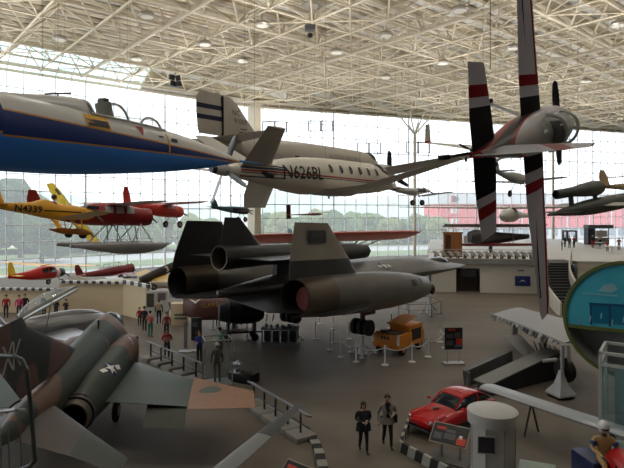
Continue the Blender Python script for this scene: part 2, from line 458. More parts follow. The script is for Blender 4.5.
for i,(x,y,_) in enumerate(pts):
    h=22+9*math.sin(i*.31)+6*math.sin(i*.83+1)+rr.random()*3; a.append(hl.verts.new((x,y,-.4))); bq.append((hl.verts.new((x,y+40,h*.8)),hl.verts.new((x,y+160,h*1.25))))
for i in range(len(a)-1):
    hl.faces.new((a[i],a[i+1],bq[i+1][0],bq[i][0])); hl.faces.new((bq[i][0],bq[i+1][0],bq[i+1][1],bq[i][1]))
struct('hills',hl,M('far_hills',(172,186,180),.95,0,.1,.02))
# world: overcast sky
w=bpy.data.worlds.new('overcast'); SC.world=w; w.use_nodes=True; nt=w.node_tree; bg=nt.nodes['Background']
tc=nt.nodes.new('ShaderNodeTexCoord'); nz=nt.nodes.new('ShaderNodeTexNoise'); nz.inputs['Scale'].default_value=3; nt.links.new(tc.outputs['Generated'],nz.inputs['Vector'])
cr=nt.nodes.new('ShaderNodeValToRGB'); cr.color_ramp.elements[0].color=(.80,.88,1,1); cr.color_ramp.elements[1].color=(1,1,1,1); nt.links.new(nz.outputs['Fac'],cr.inputs[0])
nt.links.new(cr.outputs[0],bg.inputs[0]); bg.inputs[1].default_value=2.3
# camera
cd=bpy.data.cameras.new('camera'); cam=bpy.data.objects.new('camera',cd); COL.objects.link(cam)
cam.location=(0,0,H0); cam.rotation_euler=(pi/2,0,0); cd.sensor_width=36; cd.lens=36*F/624; cd.shift_y=(HY-234)/624; cd.clip_end=3000; cd.clip_start=.1
SC.camera=cam
SC.view_settings.view_transform='Standard'; SC.view_settings.look='None'; SC.view_settings.gamma=1; SC.view_settings.use_curve_mapping=False
SC.view_settings.exposure=0.2
# ---------- ceiling lamps (shells that give no light; separate spots do the lighting) 
lampmat=M('lamp_shell',(176,170,160),.4,.3)
def ceiling_lamp(p,label,first=[None]):
    if first[0] is None:
        t=thing('ceiling_lamp',label,'lamp',p,0,'round lamps hung in the roof frame')
        b=NB(); lathe(b,[(0,.62),(.1,.7),(.34,.55),(.5,.2)],up_at(0,0,0),18); obj('lamp_shade',b,lampmat,t)
        b=NB(); tube(b,(0,0,.45),(0,0,1.0),.05,8); obj('stem',b,lampmat,t)
        b=NB(); lathe(b,[(-.02,.5),(.04,.5)],up_at(0,0,0),16); obj('diffuser',b,M('lamp_diffuser',(235,230,220),.5),t)
        first[0]=t; return t
    return dup(first[0],p,None,label)
LAMPZ=TOP-1.0
LP=[(262,26,'first lamp left of the hanging camera, high in the roof frame'),(147,17,'round lamp highest over the left of the hall'),(137,60,'round lamp over the skylight end, above the blue jet canopy'),(386,36,'round lamp just right of the hanging camera'),(336,53,'small round lamp below and right of the hanging camera'),(460,11,'round lamp beside the top of the knife-edge aerobatic wing'),(513,49,'round lamp between the two vertical wings of the aerobatic plane'),(443,64,'round lamp just left of the black and white tail of the aerobatic plane'),(618,26,'round lamp at the upper right corner of the roof'),(243,62,'small round lamp above the airliner tail fin'),(586,82,'round lamp right of the aerobatic canopy'),(386,78,'small far lamp above the airliner nose'),(60,40,'round lamp above the skylight strip at the left'),(205,45,'round lamp between skylight and hanging camera')]
for px,py,lb in LP:
    d=(LAMPZ-H0)*F/(HY-py); ceiling_lamp(P(px,py,d),'cream '+lb)
def fill_spot(x,y,e):  # added spot with no fixture, brightens the roof from below
    l=bpy.data.lights.new('roof_fill_light','SPOT'); l.energy=e; l.spot_size=math.radians(165); l.spot_blend=.6; l.shadow_soft_size=.6; l.color=(1,.97,.92)
    o=bpy.data.objects.new('roof_fill_light',l); COL.objects.link(o); o.location=(x,y,TOP-7.0); o.rotation_euler=(pi,0,0)
for i in range(7):
    for j in range(7):
        p=A0+ul*(10+i*19)+nl*(8+j*15)
        if inside(p,5) and p.y>20: fill_spot(p.x,p.y,UPE)
for i in range(5):
    for j in range(4):
        l=bpy.data.lights.new('hall_downlight','SPOT'); l.energy=DNE; l.spot_size=math.radians(130); l.spot_blend=.8; l.shadow_soft_size=.7; l.color=(1,.96,.9)
        o=bpy.data.objects.new('hall_downlight',l); COL.objects.link(o); o.location=(-24+i*13,13+j*15,TOP-1.6)
t=thing('hanging_camera','dark box camera with round base hung from the roof frame over the hall centre','camera',P(310,28,48))
b=NB(); box(b,(0,0,0),(.9,.7,.45),bev=.05); obj('body',b,M('dark_grey',(70,70,72),.5),t)
b=NB(); lathe(b,[(-.9,.05),(-.8,.22),(-.55,.25),(-.45,.1)],up_at(0,0,0),12); obj('camera_dome',b,M('black_plastic',(25,25,27),.35),t)
b=NB(); tube(b,(0,0,.2),(0,0,1.9),.06); obj('mounting_pole',b,lampmat,t)
b=NB(); lathe(b,[(1.9,.7),(2.05,.75),(2.2,.3)],up_at(0,0,0),16); obj('ceiling_plate',b,lampmat,t)
t=thing('loudspeaker','black loudspeaker cluster hung on the roof edge above the airliner fin','loudspeaker',P(175,80,66))
for k,(x,z) in enumerate(((-.35,.3),(.35,.2),(-.3,-.45),(.4,-.5))):
    b=NB(); box(b,(x,0,z),(.6,.6,.62),(0,.2*(-1)**k,.3*k),bev=.04); obj('speaker_box',b,M('black_plastic',(25,25,27),.35),t)
b=NB(); tube(b,(0,0,.4),(0,0,2.6),.05); obj('hanging_rod',b,lampmat,t)
# =================== AIRCRAFT ===================
white=M('white_paint',(222,220,214),.35,0,.05)
offw=M('offwhite_paint',(206,203,194),.4,0,.06)
black=M('black_paint',(26,26,28),.4,0,.1)
rubber=M('tyre_rubber',(24,24,25),.7,0,.1)
steel=M('brushed_steel',(150,152,154),.35,.8,.08)
darkm=M('dark_metal',(58,57,56),.45,.5,.1)
yellow=M('yellow_paint',(232,168,36),.4,0,.06)
red=M('red_paint',(176,28,24),.35,0,.08)
navy=M('navy_paint',(18,34,88),.35,0,.06)
txt_b=M('black_lettering',(22,22,26),.6,0,0)
txt_w=M('white_lettering',(228,228,224),.6,0,0)
clearg=GLASS('canopy_glass',(.88,.92,.93),gl=.14,rough=.03)
darkg=M('dark_glass',(34,40,46),.12,0,.05,1,.8)
# ---- blue and white jet, upper left
FD=V((.5,.866,0)); nose=V((-2.45,18,9.5))
def sR(s): return nose-FD*s
t=fly('jet_fighter','blue and white research jet hung at the upper left, nose and cockpit only in view','airplane',nose,nose-FD*16.3+V((0,0,-.05)),16.3)
NX=(1,0,.0)
sch=SM('blue_white_scheme',(222,220,214),[
 ([((.043,0,1),-9,-.02)],(214,150,60)),([((.043,0,1),-9,-.055)],(24,54,124)),
 ([((-.0154,0,1),-9,-.05)],(214,150,60)),([((-.0154,0,1),-9,-.085)],(64,146,250))],.35)
fus=loft(NB(),[(0,0,0,.05,.05,.05),(-.6,0,0,.17,.17,.17),(-1.5,0,0,.33,.33,.33),(-2.6,0,.0,.48,.5,.48),(-3.6,0,0,.58,.6,.6),(-5,0,0,.68,.68,.72),(-6.5,0,0,.76,.74,.82),(-8,0,0,.82,.78,.84),(-9.6,0,0,.86,.82,.85),(-12,0,0,.86,.84,.84),(-14.6,0,0,.72,.74,.74),(-16.3,0,0,.5,.5,.5)],28,4)
fu=obj('fuselage',fus,sch,t)
b=NB(); tube(b,(.02,0,0),(-.05,0,0),.05); lathe(b,[(-.1,.055),(.5,.03),(1.35,.02),(1.4,.002)],None,10); obj('nose_probe',b,M('bright_blue',(40,120,196),.35,0,.04),t)
b=NB(); loft(b,[(-3.1,0,.46,.05,.04,.03),(-3.7,0,.52,.34,.2,.1),(-4.4,0,.55,.43,.42,.1),(-5.2,0,.57,.46,.5,.1),(-5.9,0,.6,.46,.42,.1),(-6.1,0,.6,.45,.38,.1)],22,3); cp=obj('canopy',b,clearg,t)
b=NB()
for s in (3.85,5.0,6.0):
    pts=[]
    for k in range(13):
        a=pi*k/12; hh={3.85:.31,5.0:.49,6.0:.41}[s]; ww={3.85:.37,5.0:.46,6.0:.46}[s]
        pts.append((-s-.12*math.sin(a),ww*math.cos(a),.54+hh*math.sin(a)))
    ptube(b,pts,.035,6)
for sg in(1,-1): ptube(b,[(-3.1,.06*sg,.5),(-3.85,.38*sg,.54),(-5,.47*sg,.57),(-6.1,.46*sg,.6)],.03,6)
obj('canopy_frame',b,offw,cp)
b=NB(); box(b,(-5.35,0,.72),(.2,.42,.62),(0,-.2,0),bev=.05); box(b,(-5.4,0,1.02),(.16,.26,.2),bev=.04); obj('ejection_seat',b,M('seat_green',(92,92,80),.7),t)
b=NB(); loft(b,[(-6,0,.5,.44,.5,.1),(-6.6,0,.55,.36,.42,.1),(-7.6,0,.6,.2,.24,.1),(-8.4,0,.7,.05,.08,.05)],16,3); obj('canopy_fairing',b,white,t)
wings(t,'wing',[(-9.6,.75,.05,3.6,.14),(-11.2,3.2,-.5,1.6,.06)],white)
vfin(t,'tail_fin',[(-13,0,.7,3.2,.2),(-14.6,0,3.0,1.7,.08)],white)
wings(t,'tailplane',[(-14.6,.05,3.0,1.7,.1),(-15.4,1.8,3.0,.8,.05)],white)
for sg in(1,-1):
    b=NB(); loft(b,[(-8.6,.95*sg,.0,.3,.5,.5),(-10,.95*sg,0,.34,.55,.55),(-13,.8*sg,0,.2,.4,.4)],14,2); obj('air_intake',b,sch,t)
ylw=M('decal_yellow',(224,170,40),.6,0,0)
a=decal(t,'rescue_placard',rect(.33,.15),(-6.05,-1,.4),(1,0,0),(0,0,1),ylw,fu,.008,1)
decal(t,'placard_text_block',rect(.3,.085),(-6.05,-1,.355),(1,0,0),(0,0,1),txt_b,fu,.014,1)
decal(t,'warning_triangle',[(-.13,.12),(.0,-.13),(.13,.12)],(-4.7,-1,.36),(1,0,0),(0,0,1),M('decal_red',(170,36,44),.6,0,0),fu,.01,1)
decal(t,'gold_emblem',rect(.025,.26),(-3.75,-1,.16),(1,0,0),(0,0,1),ylw,fu,.014,1)
decal(t,'stencil_block',rect(.13,.05),(-3.5,-1,.26),(1,0,0),(0,0,1),txt_b,fu,.012,1)
decal(t,'stencil_block',rect(.1,.02),(-4.0,-1,.3),(1,0,0),(0,0,1),txt_b,fu,.012,1)
b=NB(); tube(b,(-6.7,-.1,.75),(-6.7,-.1,.98),.02); tube(b,(-6.95,.0,.94),(-6.3,.0,1.08),.02); obj('antenna',b,darkm,t)
cables(t,[(-7,0,.7),(-13,0,.8)],27)
# ---- twin-engined propliner (behind)
t=fly('airliner','large grey propeller airliner hung behind the N626BL plane, two dark stripes on its fin','airplane',P(377,170,44),P(198,151,28),19.6)
sil=SM('airliner_skin',(178,172,160),[([((0,0,1),-.12,.12),((1,0,0),-15,-1.2)],(176,172,164))],.4)
b=NB(); loft(b,[(0,0,-.15,.1,.1,.1),(-.5,0,-.1,.55,.5,.5),(-1.4,0,0,.95,.95,.85),(-2.6,0,0,1.18,1.25,1.2),(-5,0,0,1.25,1.3,1.25),(-10,0,0,1.25,1.28,1.25),(-13.5,0,.1,1.0,1.1,1.0),(-17,0,.3,.5,.7,.6),(-19.6,0,.55,.06,.2,.12)],24,3)
fu=obj('fuselage',b,sil,t)
fm=SM('fin_scheme',(178,172,160),[([((0,0,1),2.3,2.55),((1,0,0),-22,-17.9)],(26,30,60)),([((0,0,1),1.72,1.97),((1,0,0),-22,-17.9)],(26,30,60))],.5)
fn=vfin(t,'tail_fin',[(-13.4,0,.95,6.1,.1),(-14.7,0,1.15,4.9,.3),(-15.8,0,2.1,3.9,.24),(-16.6,0,2.85,3.1,.18),(-17.2,0,3.2,2.2,.08)],fm)
b=NB(); box(b,(-17.9,-.0,2.0),(.05,.4,2.2)); obj('rudder_gap',b,txt_b,fn)
wings(t,'tailplane',[(-16.6,.2,.75,2.4,.24),(-17.8,4.1,.8,1.2,.1)],sil)
wings(t,'wing',[(-5.3,1,-.85,4.4,.6),(-5.6,4,-.7,3.6,.5),(-7.8,14,.4,1.2,.12)],sil)
for sg in(1,-1):
    b=NB(); loft(b,[(-3.6,2.85*sg,-.65,.5,.5,.5),(-3.9,2.85*sg,-.65,.68,.68,.68),(-5,2.85*sg,-.65,.7,.7,.7),(-7,2.85*sg,-.8,.5,.5,.5),(-9,2.85*sg,-.8,.1,.15,.1)],18,2); obj('engine_nacelle',b,sil,t)
    propeller(t,-3.4,-.65,1.75,3,black,.5*pi if sg<0 else .3,2.85*sg,.1)
b=NB()
for k in range(-3,4): b.faces.new([b.verts.new(p) for p in((-1.55-.04*abs(k),.18*k-.08,.62),(-1.55-.04*abs(k),.18*k+.08,.62),(-1.95-.04*abs(k),.18*k+.08,1.02),(-1.95-.04*abs(k),.18*k-.08,1.02))])
b.free()
b=NB(); loft(b,[(-1.25,0,.55,.5,.25,.1),(-1.55,0,.6,.8,.42,.1),(-2.0,0,.7,.95,.55,.1),(-2.4,0,.8,.98,.46,.1)],18,2); obj('windscreen',b,darkg,t)
for k in range(7): decal(t,'cabin_window',rect(.22,.2),(-4.6-1.3*k,-2,.0),(1,0,0),(0,0,1),darkg,fu,.015)
text(t,'airline_lettering','ALASKA AIRLINES',.52,(-6.9,-2,.72),(1,0,0),(0,.35,1),M('faded_lettering',(130,126,120),.6,0,0),fu,.02)
text(t,'registration_lettering','NC',.42,(-16.95,-.2,2.3),(1,0,0),(0,0,1),txt_b,None,.05)
text(t,'registration_lettering','91008',.42,(-16.6,-.2,1.85),(1,0,0),(0,0,1),txt_b,None,.05)
for k in range(3): decal(t,'small_stencil',rect(.28+.1*(k==1),.04),(-16.35,-.2,1.45-.18*k),(1,0,0),(0,0,1),M('stencil_grey',(110,104,96),.6),None,.05)
cables(t,[(-6,3,0),(-6,-3,0),(-16,0,.9)])
# ---- white pusher business plane
t=fly('business_plane','white pusher business plane hung at the centre, N626BL on its side, Y-shaped tail','airplane',P(394,181,30),P(226,170,20),12.5)
ws=SM('business_plane_skin',(226,220,206),[
 ([((.02,0,1),-.14,-.05),((1,0,0),-12,-9.7)],(60,66,92)),([((.02,0,1),-.24,-.17),((1,0,0),-12,-1)],(168,60,56)),([((.02,0,1),-.31,-.27),((1,0,0),-12,-1)],(60,66,92)),
 ([((.02,0,1),-.02,.03),((1,0,0),-12,-9.7)],(60,66,92)),([((.02,0,1),-.46,-.41),((1,0,0),-12,-9.7)],(60,66,92))],.35)
b=NB(); loft(b,[(0,0,-.25,.04,.04,.04),(-.5,0,-.2,.3,.25,.25),(-1.4,0,-.1,.55,.5,.5),(-2.4,0,0,.72,.76,.7),(-4,0,0,.76,.82,.78),(-6.5,0,0,.76,.82,.78),(-8.3,0,-.02,.68,.76,.82),(-10.5,0,.0,.44,.48,.52),(-12.1,0,0,.26,.27,.27),(-12.5,0,0,.2,.2,.2)],24,3); fu=obj('fuselage',b,ws,t)
b=NB(); loft(b,[(-1.25,0,.25,.35,.14,.1),(-1.7,0,.35,.56,.3,.1),(-2.3,0,.45,.64,.38,.1)],18,2); obj('windscreen',b,darkg,t)
for k in range(6): decal(t,'cabin_window',ell(.14,.2),(-3.0-.78*k,-2,.3),(1,0,0),(0,0,1),darkg,fu,.012)
text(t,'registration_lettering','N626BL',.76,(-8.7,-2,.02),(1,0,0),(0,0,1),txt_b,fu,.015,sx=.95,bold=.01)
for sg in(1,-1):
    b=NB(); loft(b,[(-10.2,.36*sg,.1,.2,.26,.26),(-10.5,.36*sg,.1,.2,.24,.24),(-11.3,.25*sg,.1,.05,.06,.06)],14,2); obj('air_intake',b,ws,t)
    decal(t,'intake_mouth',[(-.5,-.04),(.2,.26),(.24,-.24),(-.1,-.2)],(-10.6,-2,-.02),(1,0,0),(0,0,1),black,fu,.03) if sg<0 else None  # flat black patch drawn for the shaded intake opening
grey_t=M('tail_grey',(186,182,172),.45,0,.06)
wings(t,'tail_surface',[(-10.3,.2,.2,1.6,.16),(-11.4,1.95,1.45,.95,.08)],grey_t)
vfin(t,'ventral_fin',[(-9.7,0,-.3,1.6,.16),(-10.1,0,-.9,1.5,.14),(-10.4,0,-1.4,1.2,.08)],offw)
propeller(t,-12.62,0,1.35,4,M('prop_grey',(150,150,150),.35,.5),.5,0,.09,.13)
b=NB(); lathe(b,[(-12.5,.24),(-12.9,.2),(-13.05,.15)],None,16); obj('tail_cone',b,offw,t)
b=NB(); lathe(b,[(-13.05,.16),(-13.22,.12)],None,16); obj('tail_cone_tip',b,black,t)
wings(t,'wing',[(-4.6,.5,-.62,2.5,.3),(-5.2,2.2,-.45,1.5,.22),(-5.5,6.3,.5,.75,.08)],offw)
b=NB(); loft(b,[(-3.6,0,-.6,.2,.1,.1),(-4.6,0,-.65,.62,.2,.25),(-7,0,-.65,.5,.2,.22),(-8.5,0,-.6,.1,.1,.1)],16,2); obj('belly_fairing',b,offw,t)
cables(t,[(-5,1,.3),(-5,-1,.3),(-11,0,.2)])
# ---- aerobatic plane in knife-edge flight
t=fly('aerobatic_plane','white, red and black aerobatic plane hung on edge, wings standing vertically, at the upper right','airplane',P(556,124,12.4),P(468,157,7.7),5.8,up=(.77,-.6,0))
akw=SM('aerobatic_wing_scheme',(206,203,212),[([('absy',.9,1.1)],(138,28,34)),([((1,0,0),-2.0,-1.84),('absy',.9,9)],(138,28,34)),([((1,0,0),-1.72,9)],(30,28,32)),([('absy',-1,.7)],(28,26,28))],.8,spec=.04)
wl_=[(-1.55,.3,0,1.35,.19),(-1.6,1.2,0,1.28,.17),(-1.62,2.4,0,1.05,.13),(-1.64,3.55,0,.8,.09),(-1.75,3.78,0,.55,.05)]
wings(t,'wing',wl_,akw)
for sg in(1,-1):
    b=NB(); box(b,(-2.45,sg*2.4,.035),(.012,1.7,.02)); obj('aileron_gap',b,darkm,t)
akf=SM('aerobatic_body_scheme',(200,196,196),[([((.09,0,1),-.5,-.12)],(146,34,38)),([((.09,0,1),-.3,-.16)],(34,32,36)),([((1,0,0),-9,-4.9),((0,0,1),-1,-.0)],(130,34,36))],.38)
b=NB(); loft(b,[(-.1,0,0,.3,.3,.3),(-.3,0,0,.42,.42,.42),(-1,0,0,.46,.46,.46),(-2,0,.02,.42,.44,.44),(-3.2,0,.04,.35,.4,.38),(-4.4,0,.05,.2,.24,.24),(-5.6,0,.05,.05,.1,.1)],22,3,); fu=obj('fuselage',b,akf,t)
b=NB(); loft(b,[(-1.0,0,.36,.1,.08,.05),(-1.4,0,.38,.3,.26,.1),(-2.0,0,.38,.37,.42,.1),(-2.6,0,.38,.34,.34,.1),(-3.3,0,.34,.16,.14,.1)],20,3); cp=obj('canopy',b,clearg,t)
for s,w_,h_ in((1.5,.33,.32),(2.65,.33,.33)):
    b=NB(); ptube(b,[(-s,w_*math.cos(pi*k/12),.38+h_*math.sin(pi*k/12)) for k in range(13)],.03,6)
    obj('canopy_frame',b,white,cp)
b=NB(); box(b,(-2.45,0,.4),(.12,.42,.5),(0,-.2,0),bev=.04); obj('pilot_seat',b,black,t)
b=NB(); loft(b,[(-.05,0,.02,.22,.2,.26),(.02,0,.02,.16,.16,.2)],14,1); obj('cowling_inlet',b,black,t)
propeller(t,.12,0,.95,2,black,0.0,0,.075,.12,.16,black)
aks=SM('aerobatic_tail_scheme',(206,203,212),[([('absy',.8,.98)],(138,28,34)),([('absy',-1,.66)],(28,26,28))],.8,spec=.04)
wings(t,'tailplane',[(-4.55,.04,.0,1.05,.08),(-4.62,.5,0,1.0,.08),(-4.8,1.3,0,.7,.05)],aks)
akv=SM('aerobatic_fin_scheme',(200,198,204),[([((.5,0,1),-1.75,-1.5)],(138,28,34))],.4)
vfin(t,'tail_fin',[(-4.5,0,.05,1.25,.07),(-4.95,0,1.1,.85,.06),(-5.15,0,1.5,.45,.03)],akv)
b=NB(); ptube(b,[(-5.2,0,-.1),(-5.5,0,-.32),(-5.6,0,-.36)],.02,6); lg=obj('tail_wheel_leg',b,darkm,t)
b=NB(); lathe(b,[(-.03,.05),(-.03,.09),(.03,.09),(.03,.05)],Matrix.Translation((-5.62,0,-.42))@Matrix.Rotation(pi/2,4,'Z'),16); w=obj('wheel',b,rubber,lg)
for sg in(1,-1): gear(t,(-1.2,.25*sg,-.3),(-1.05,.7*sg,-1.22),.18,.1,white,rubber,.035)
cables(t,[(-1.9,3.5,.05),(-4.6,1.2,.03)],24.6)
# ---- small canard behind it
t=fly('canard_plane','small white canard plane with an upturned red-based wingtip, hung behind the aerobatic tail','airplane',P(494,146,20.8),P(472,150,18.6),4.3,up=(.2,-.1,1))
b=NB(); loft(b,[(0,0,0,.03,.03,.03),(-.6,0,0,.2,.2,.2),(-1.8,0,.05,.32,.4,.35),(-3,0,.05,.3,.35,.3),(-4.3,0,0,.12,.15,.15)],16,3); obj('fuselage',b,white,t)
cw=SM('canard_wing_scheme',(224,220,206),[([('absy',2.5,2.9),((0,0,1),-.2,.1)],(190,60,60))],.4)
wings(t,'wing',[(-2.0,.2,0,2.4,.2),(-2.8,.9,.0,1.5,.16),(-3.8,2.6,.0,.9,.08)],cw)
for sg in(1,-1): vfin(t,'winglet',[(-3.75,2.62*sg,.0,.95,.06),(-4.2,2.7*sg,1.05,.6,.04)],cw)
wings(t,'canard',[(-.5,.1,.0,.35,.04),(-.5,1.7,.0,.3,.03)],white)
b=NB(); loft(b,[(-1.1,0,.3,.1,.1,.05),(-1.7,0,.38,.26,.24,.1),(-2.5,0,.38,.22,.16,.1)],14,2); obj('canopy',b,darkg,t)
gear(t,(-2.5,.3,-.2),(-2.5,.8,-.8),.14,.08,white,rubber,.03); gear(t,(-2.5,-.3,-.2),(-2.5,-.8,-.8),.14,.08,white,rubber,.03)
propeller(t,-4.45,0,.75,2,black,.3)
cables(t,[(-2.5,0,.4)])
# ---- yellow open-cockpit homebuilt
def lightplane(name,label,nose,tail,L,body,wingm,fus,wingsec,up=(0,0,1),low=False,cyl=False,tailm=None,group=None,prop=True,gearspec=None,canop=None,finh=1.1,hang=True,dih=.0,rot=.4):
    t=fly(name,label,'airplane',nose,tail,L,up,group)
    b=NB(); loft(b,fus,16,3); fu=obj('fuselage',b,body,t)
    wings(t,'wing',wingsec,wingm)
    tm=tailm or body
    ze=fus[-1][2]
    vfin(t,'tail_fin',[(-L+1.05,0,ze,1.0,.08),(-L+.75,0,ze+finh*.6,.85,.07),(-L+.45,0,ze+finh,.45,.04)],tm)
    wings(t,'tailplane',[(-L+1.1,.05,ze+.1,.95,.08),(-L+.7,1.35,ze+.1,.6,.05)],tm)
    if cyl:
        b=NB(); z=fus[0][2]
        lathe(b,[(-.1,.2),(.02,cyl*.9),(-.25,cyl),(-.75,cyl*1.02),(-.85,cyl*.9)],Matrix.Translation((0,0,z)),18); obj('engine_cowl',b,tm if cyl>.5 else darkm,t)
    if prop: propeller(t,.14,fus[0][2],1.05,2,darkm,rot,0,.09,.1)
    if gearspec:
        x,y,z,r=gearspec
        for sg in(1,-1): gear(t,(x-.1,.3*sg,-.3),(x,y*sg,z),r,.14,darkm,rubber,.035)
    if hang: cables(t,[(-2,.6,.3),(-2,-.6,.3),(-L+.8,0,ze)])
    return t,fu
FB=[(0,0,-.05,.2,.2,.25),(-.3,0,-.05,.34,.3,.36),(-1.2,0,0,.38,.38,.45),(-2.1,0,0,.38,.42,.48),(-2.9,0,.02,.34,.6,.44),(-3.6,0,.05,.27,.36,.34),(-5.6,0,.1,.04,.14,.12)]
t,fu=lightplane('homebuilt_plane','yellow open-cockpit plane marked N4339 hung at the left edge',P(93,213,28.5),P(-16,207,24.5),5.9,yellow,M('tan_wing',(206,178,120),.5,0,.05),FB,[(-.9,.3,-.36,1.35,.16),(-.95,3.2,-.1,1.3,.14),(-1.1,4.2,.02,.9,.06)],tailm=yellow,gearspec=None)
text(t,'registration_lettering','N4339',.5,(-3.8,-1,.02),(1,0,-.02),(0,0,1),txt_b,fu,.015,bold=.012)
decal(t,'side_stripe',rect(1.05,.035),(-1.95,-1,-.02),(1,0,0),(0,0,1),txt_b,fu,.012,2)
b=NB(); ball(b,(0,0,.0),.17,(.8,.8,1)); b2=b
pl=thing('pilot_dummy','dummy pilot in a red jacket sitting in the yellow N4339 plane','mannequin'); pl.matrix_world=t.matrix_world@Matrix.Translation((-2.35,0,.45))
b2.free(); b=NB(); loft(b,[(-.22,0,-.3,.1,.1,.1),(-.1,0,-.2,.24,.3,.1),(.1,0,-.2,.22,.26,.1),(.2,0,-.3,.1,.1,.1)],12,2); obj('jacket',b,M('pilot_red',(150,30,34),.7),pl)
b=NB(); ball(b,(.02,0,.28),.15,(.9,.8,1.1)); obj('head',b,M('skin_tone',(206,160,132),.6,0,.05),pl)
b=NB(); ball(b,(-.01,0,.33),.165,(.95,.9,.95)); obj('helmet',b,M('leather_brown',(70,44,30),.6),pl)
b=NB(); b.faces.new([b.verts.new(p) for p in((-1.75,-.28,.38),(-1.75,.28,.38),(-1.9,.22,.72),(-1.9,-.22,.72))]); obj('windscreen',b,clearg,t)
b=NB(); box(b,(-.12,0,.33),(.75,.5,.2),bev=.05); tube(b,(-.2,-.4,.1),(.0,-.45,.1),.08); obj('engine',b,black,t)
for sg in(1,-1):
    b=NB(); tube(b,(-.9,.3*sg,-.3),(-1.0,.85*sg,-1.15),.035); tube(b,(-1.6,.3*sg,-.35),(-1.15,.85*sg,-1.15),.03); lg=obj('landing_gear_leg',b,yellow,t)
    b=NB(); loft(b,[(-.45,.85*sg,-1.2,.04,.05,.05),(-.7,.85*sg,-1.17,.12,.16,.15),(-1.2,.85*sg,-1.15,.14,.22,.18),(-1.8,.85*sg,-1.1,.07,.1,.1),(-2.15,.85*sg,-1.06,.02,.03,.03)],12,2); obj('wheel_spat',b,M('orange_paint',(206,128,48),.4),lg)
    b=NB(); lathe(b,[(-.07,.12),(-.07,.22),(.07,.22),(.07,.12)],Matrix.Translation((-1.0,.85*sg,-1.3))@Matrix.Rotation(pi/2,4,'Z'),14); obj('wheel',b,rubber,lg)
# steeply banked yellow plane behind it
def banked():
    t=fly('banked_plane','yellow plane with black wing markings hung in a steep bank behind the N4339 plane','airplane',P(84,211,38),P(48,219,34),5.6,up=(.8,-.25,.62))
    b=NB(); loft(b,FB,14,2); obj('fuselage',b,yellow,t)
    ym=SM('banked_wing_scheme',(240,216,60),[([('absy',2.2,2.9),((1,0,0),-1.7,-1.3)],(40,38,36)),([((1,0,0),-1.12,9)],(70,68,70))],.5)
    wings(t,'wing',[(-.9,.3,-.2,1.6,.16),(-.95,2.8,-.1,1.55,.14),(-1.15,3.6,-.06,1.1,.06)],ym)
    vfin(t,'tail_fin',[(-4.5,0,.1,1,.08),(-5.1,0,1.1,.5,.04)],yellow); wings(t,'tailplane',[(-4.5,.05,.1,.95,.08),(-4.9,1.3,.1,.6,.05)],yellow)
    propeller(t,.14,-.05,.9,2,darkm,.8); cables(t,[(-1.5,2.5,0),(-4.5,0,.2)])
banked()
# ---- red cabin floatplane
FS=[(0,0,0,.5,.5,.5),(-.5,0,0,.66,.62,.64),(-1.4,0,.05,.68,.72,.7),(-2.4,0,.1,.68,.92,.74),(-4.2,0,.08,.62,.85,.7),(-5.6,0,.05,.4,.5,.5),(-8,0,.2,.05,.25,.15)]
t,fu=lightplane('floatplane','deep red cabin floatplane on long grey floats, hung at the left beyond the yellow plane',P(149,217,34.5),P(28,216,29.5),8.4,M('deep_red',(146,22,20),.35,0,.08),M('pale_red_wing',(206,164,158),.5,0,.05),FS,[(-1.5,.4,.88,1.9,.22),(-1.6,4.5,1.0,1.8,.2),(-1.9,6.2,1.05,1.2,.08)],cyl=.66,finh=1.5)
for k in range(3): decal(t,'cabin_window',[(-.3,-.24),(.26,-.24),(.3,.24),(-.26,.24)],(-1.75-.78*k,-1.5,.48),(1,0,0),(0,0,1),M('window_sky',(196,204,208),.15),fu,.02)
decal(t,'side_flash',[(-.9,0),(0,-.12),(.9,0),(0,.12)],(-4.2,-1.5,.25),(1,0,0),(0,0,1),M('gold_paint',(176,140,60),.5),fu,.02,1)
flm=M('float_grey',(164,164,162),.4,.2,.06)
for sg in(1,-1):
    b=NB(); loft(b,[(1.0,1.25*sg,-1.95,.05,.06,.06,3),(.4,1.25*sg,-2.05,.3,.2,.3,3),(-1,1.25*sg,-2.1,.4,.28,.5,3),(-3,1.25*sg,-2.1,.4,.28,.48,3),(-4.5,1.25*sg,-2.05,.32,.24,.24,3),(-6.2,1.25*sg,-1.95,.08,.14,.1,3)],16,3); fl=obj('float',b,flm,t)
    b=NB()
    for a,c in((-.9,-.3),(-.9,-1.9),(-3,-2.6),(-2.2,-1.9),(-3,-4.0)): tube(b,(a,.5*sg,-.5),(c,1.2*sg,-1.85),.045,6)
    obj('float_strut',b,steel,fl)
# ---- second red plane further off
t,fu=lightplane('touring_plane','bright red high-wing plane with wheels hung behind the red floatplane',P(180,212,47.5),P(123,207,42),7.6,M('bright_red',(196,44,34),.35,0,.08),M('pink_wing',(214,150,146),.5,0,.05),[(0,0,0,.4,.4,.4),(-.6,0,0,.6,.6,.6),(-2,0,.0,.62,.72,.66),(-3.8,0,.0,.5,.6,.55),(-7.6,0,.25,.05,.2,.15)],[(-1.3,.3,.72,1.7,.2),(-1.4,4.2,.85,1.6,.18),(-1.7,5.4,.9,1.0,.07)],cyl=.62,finh=1.7,gearspec=(-1.0,1.0,-1.35,.36))
decal(t,'cabin_window',rect(.5,.2),(-1.9,-1.5,.42),(1,0,0),(0,0,1),M('window_sky',(196,204,208),.15),fu,.02)
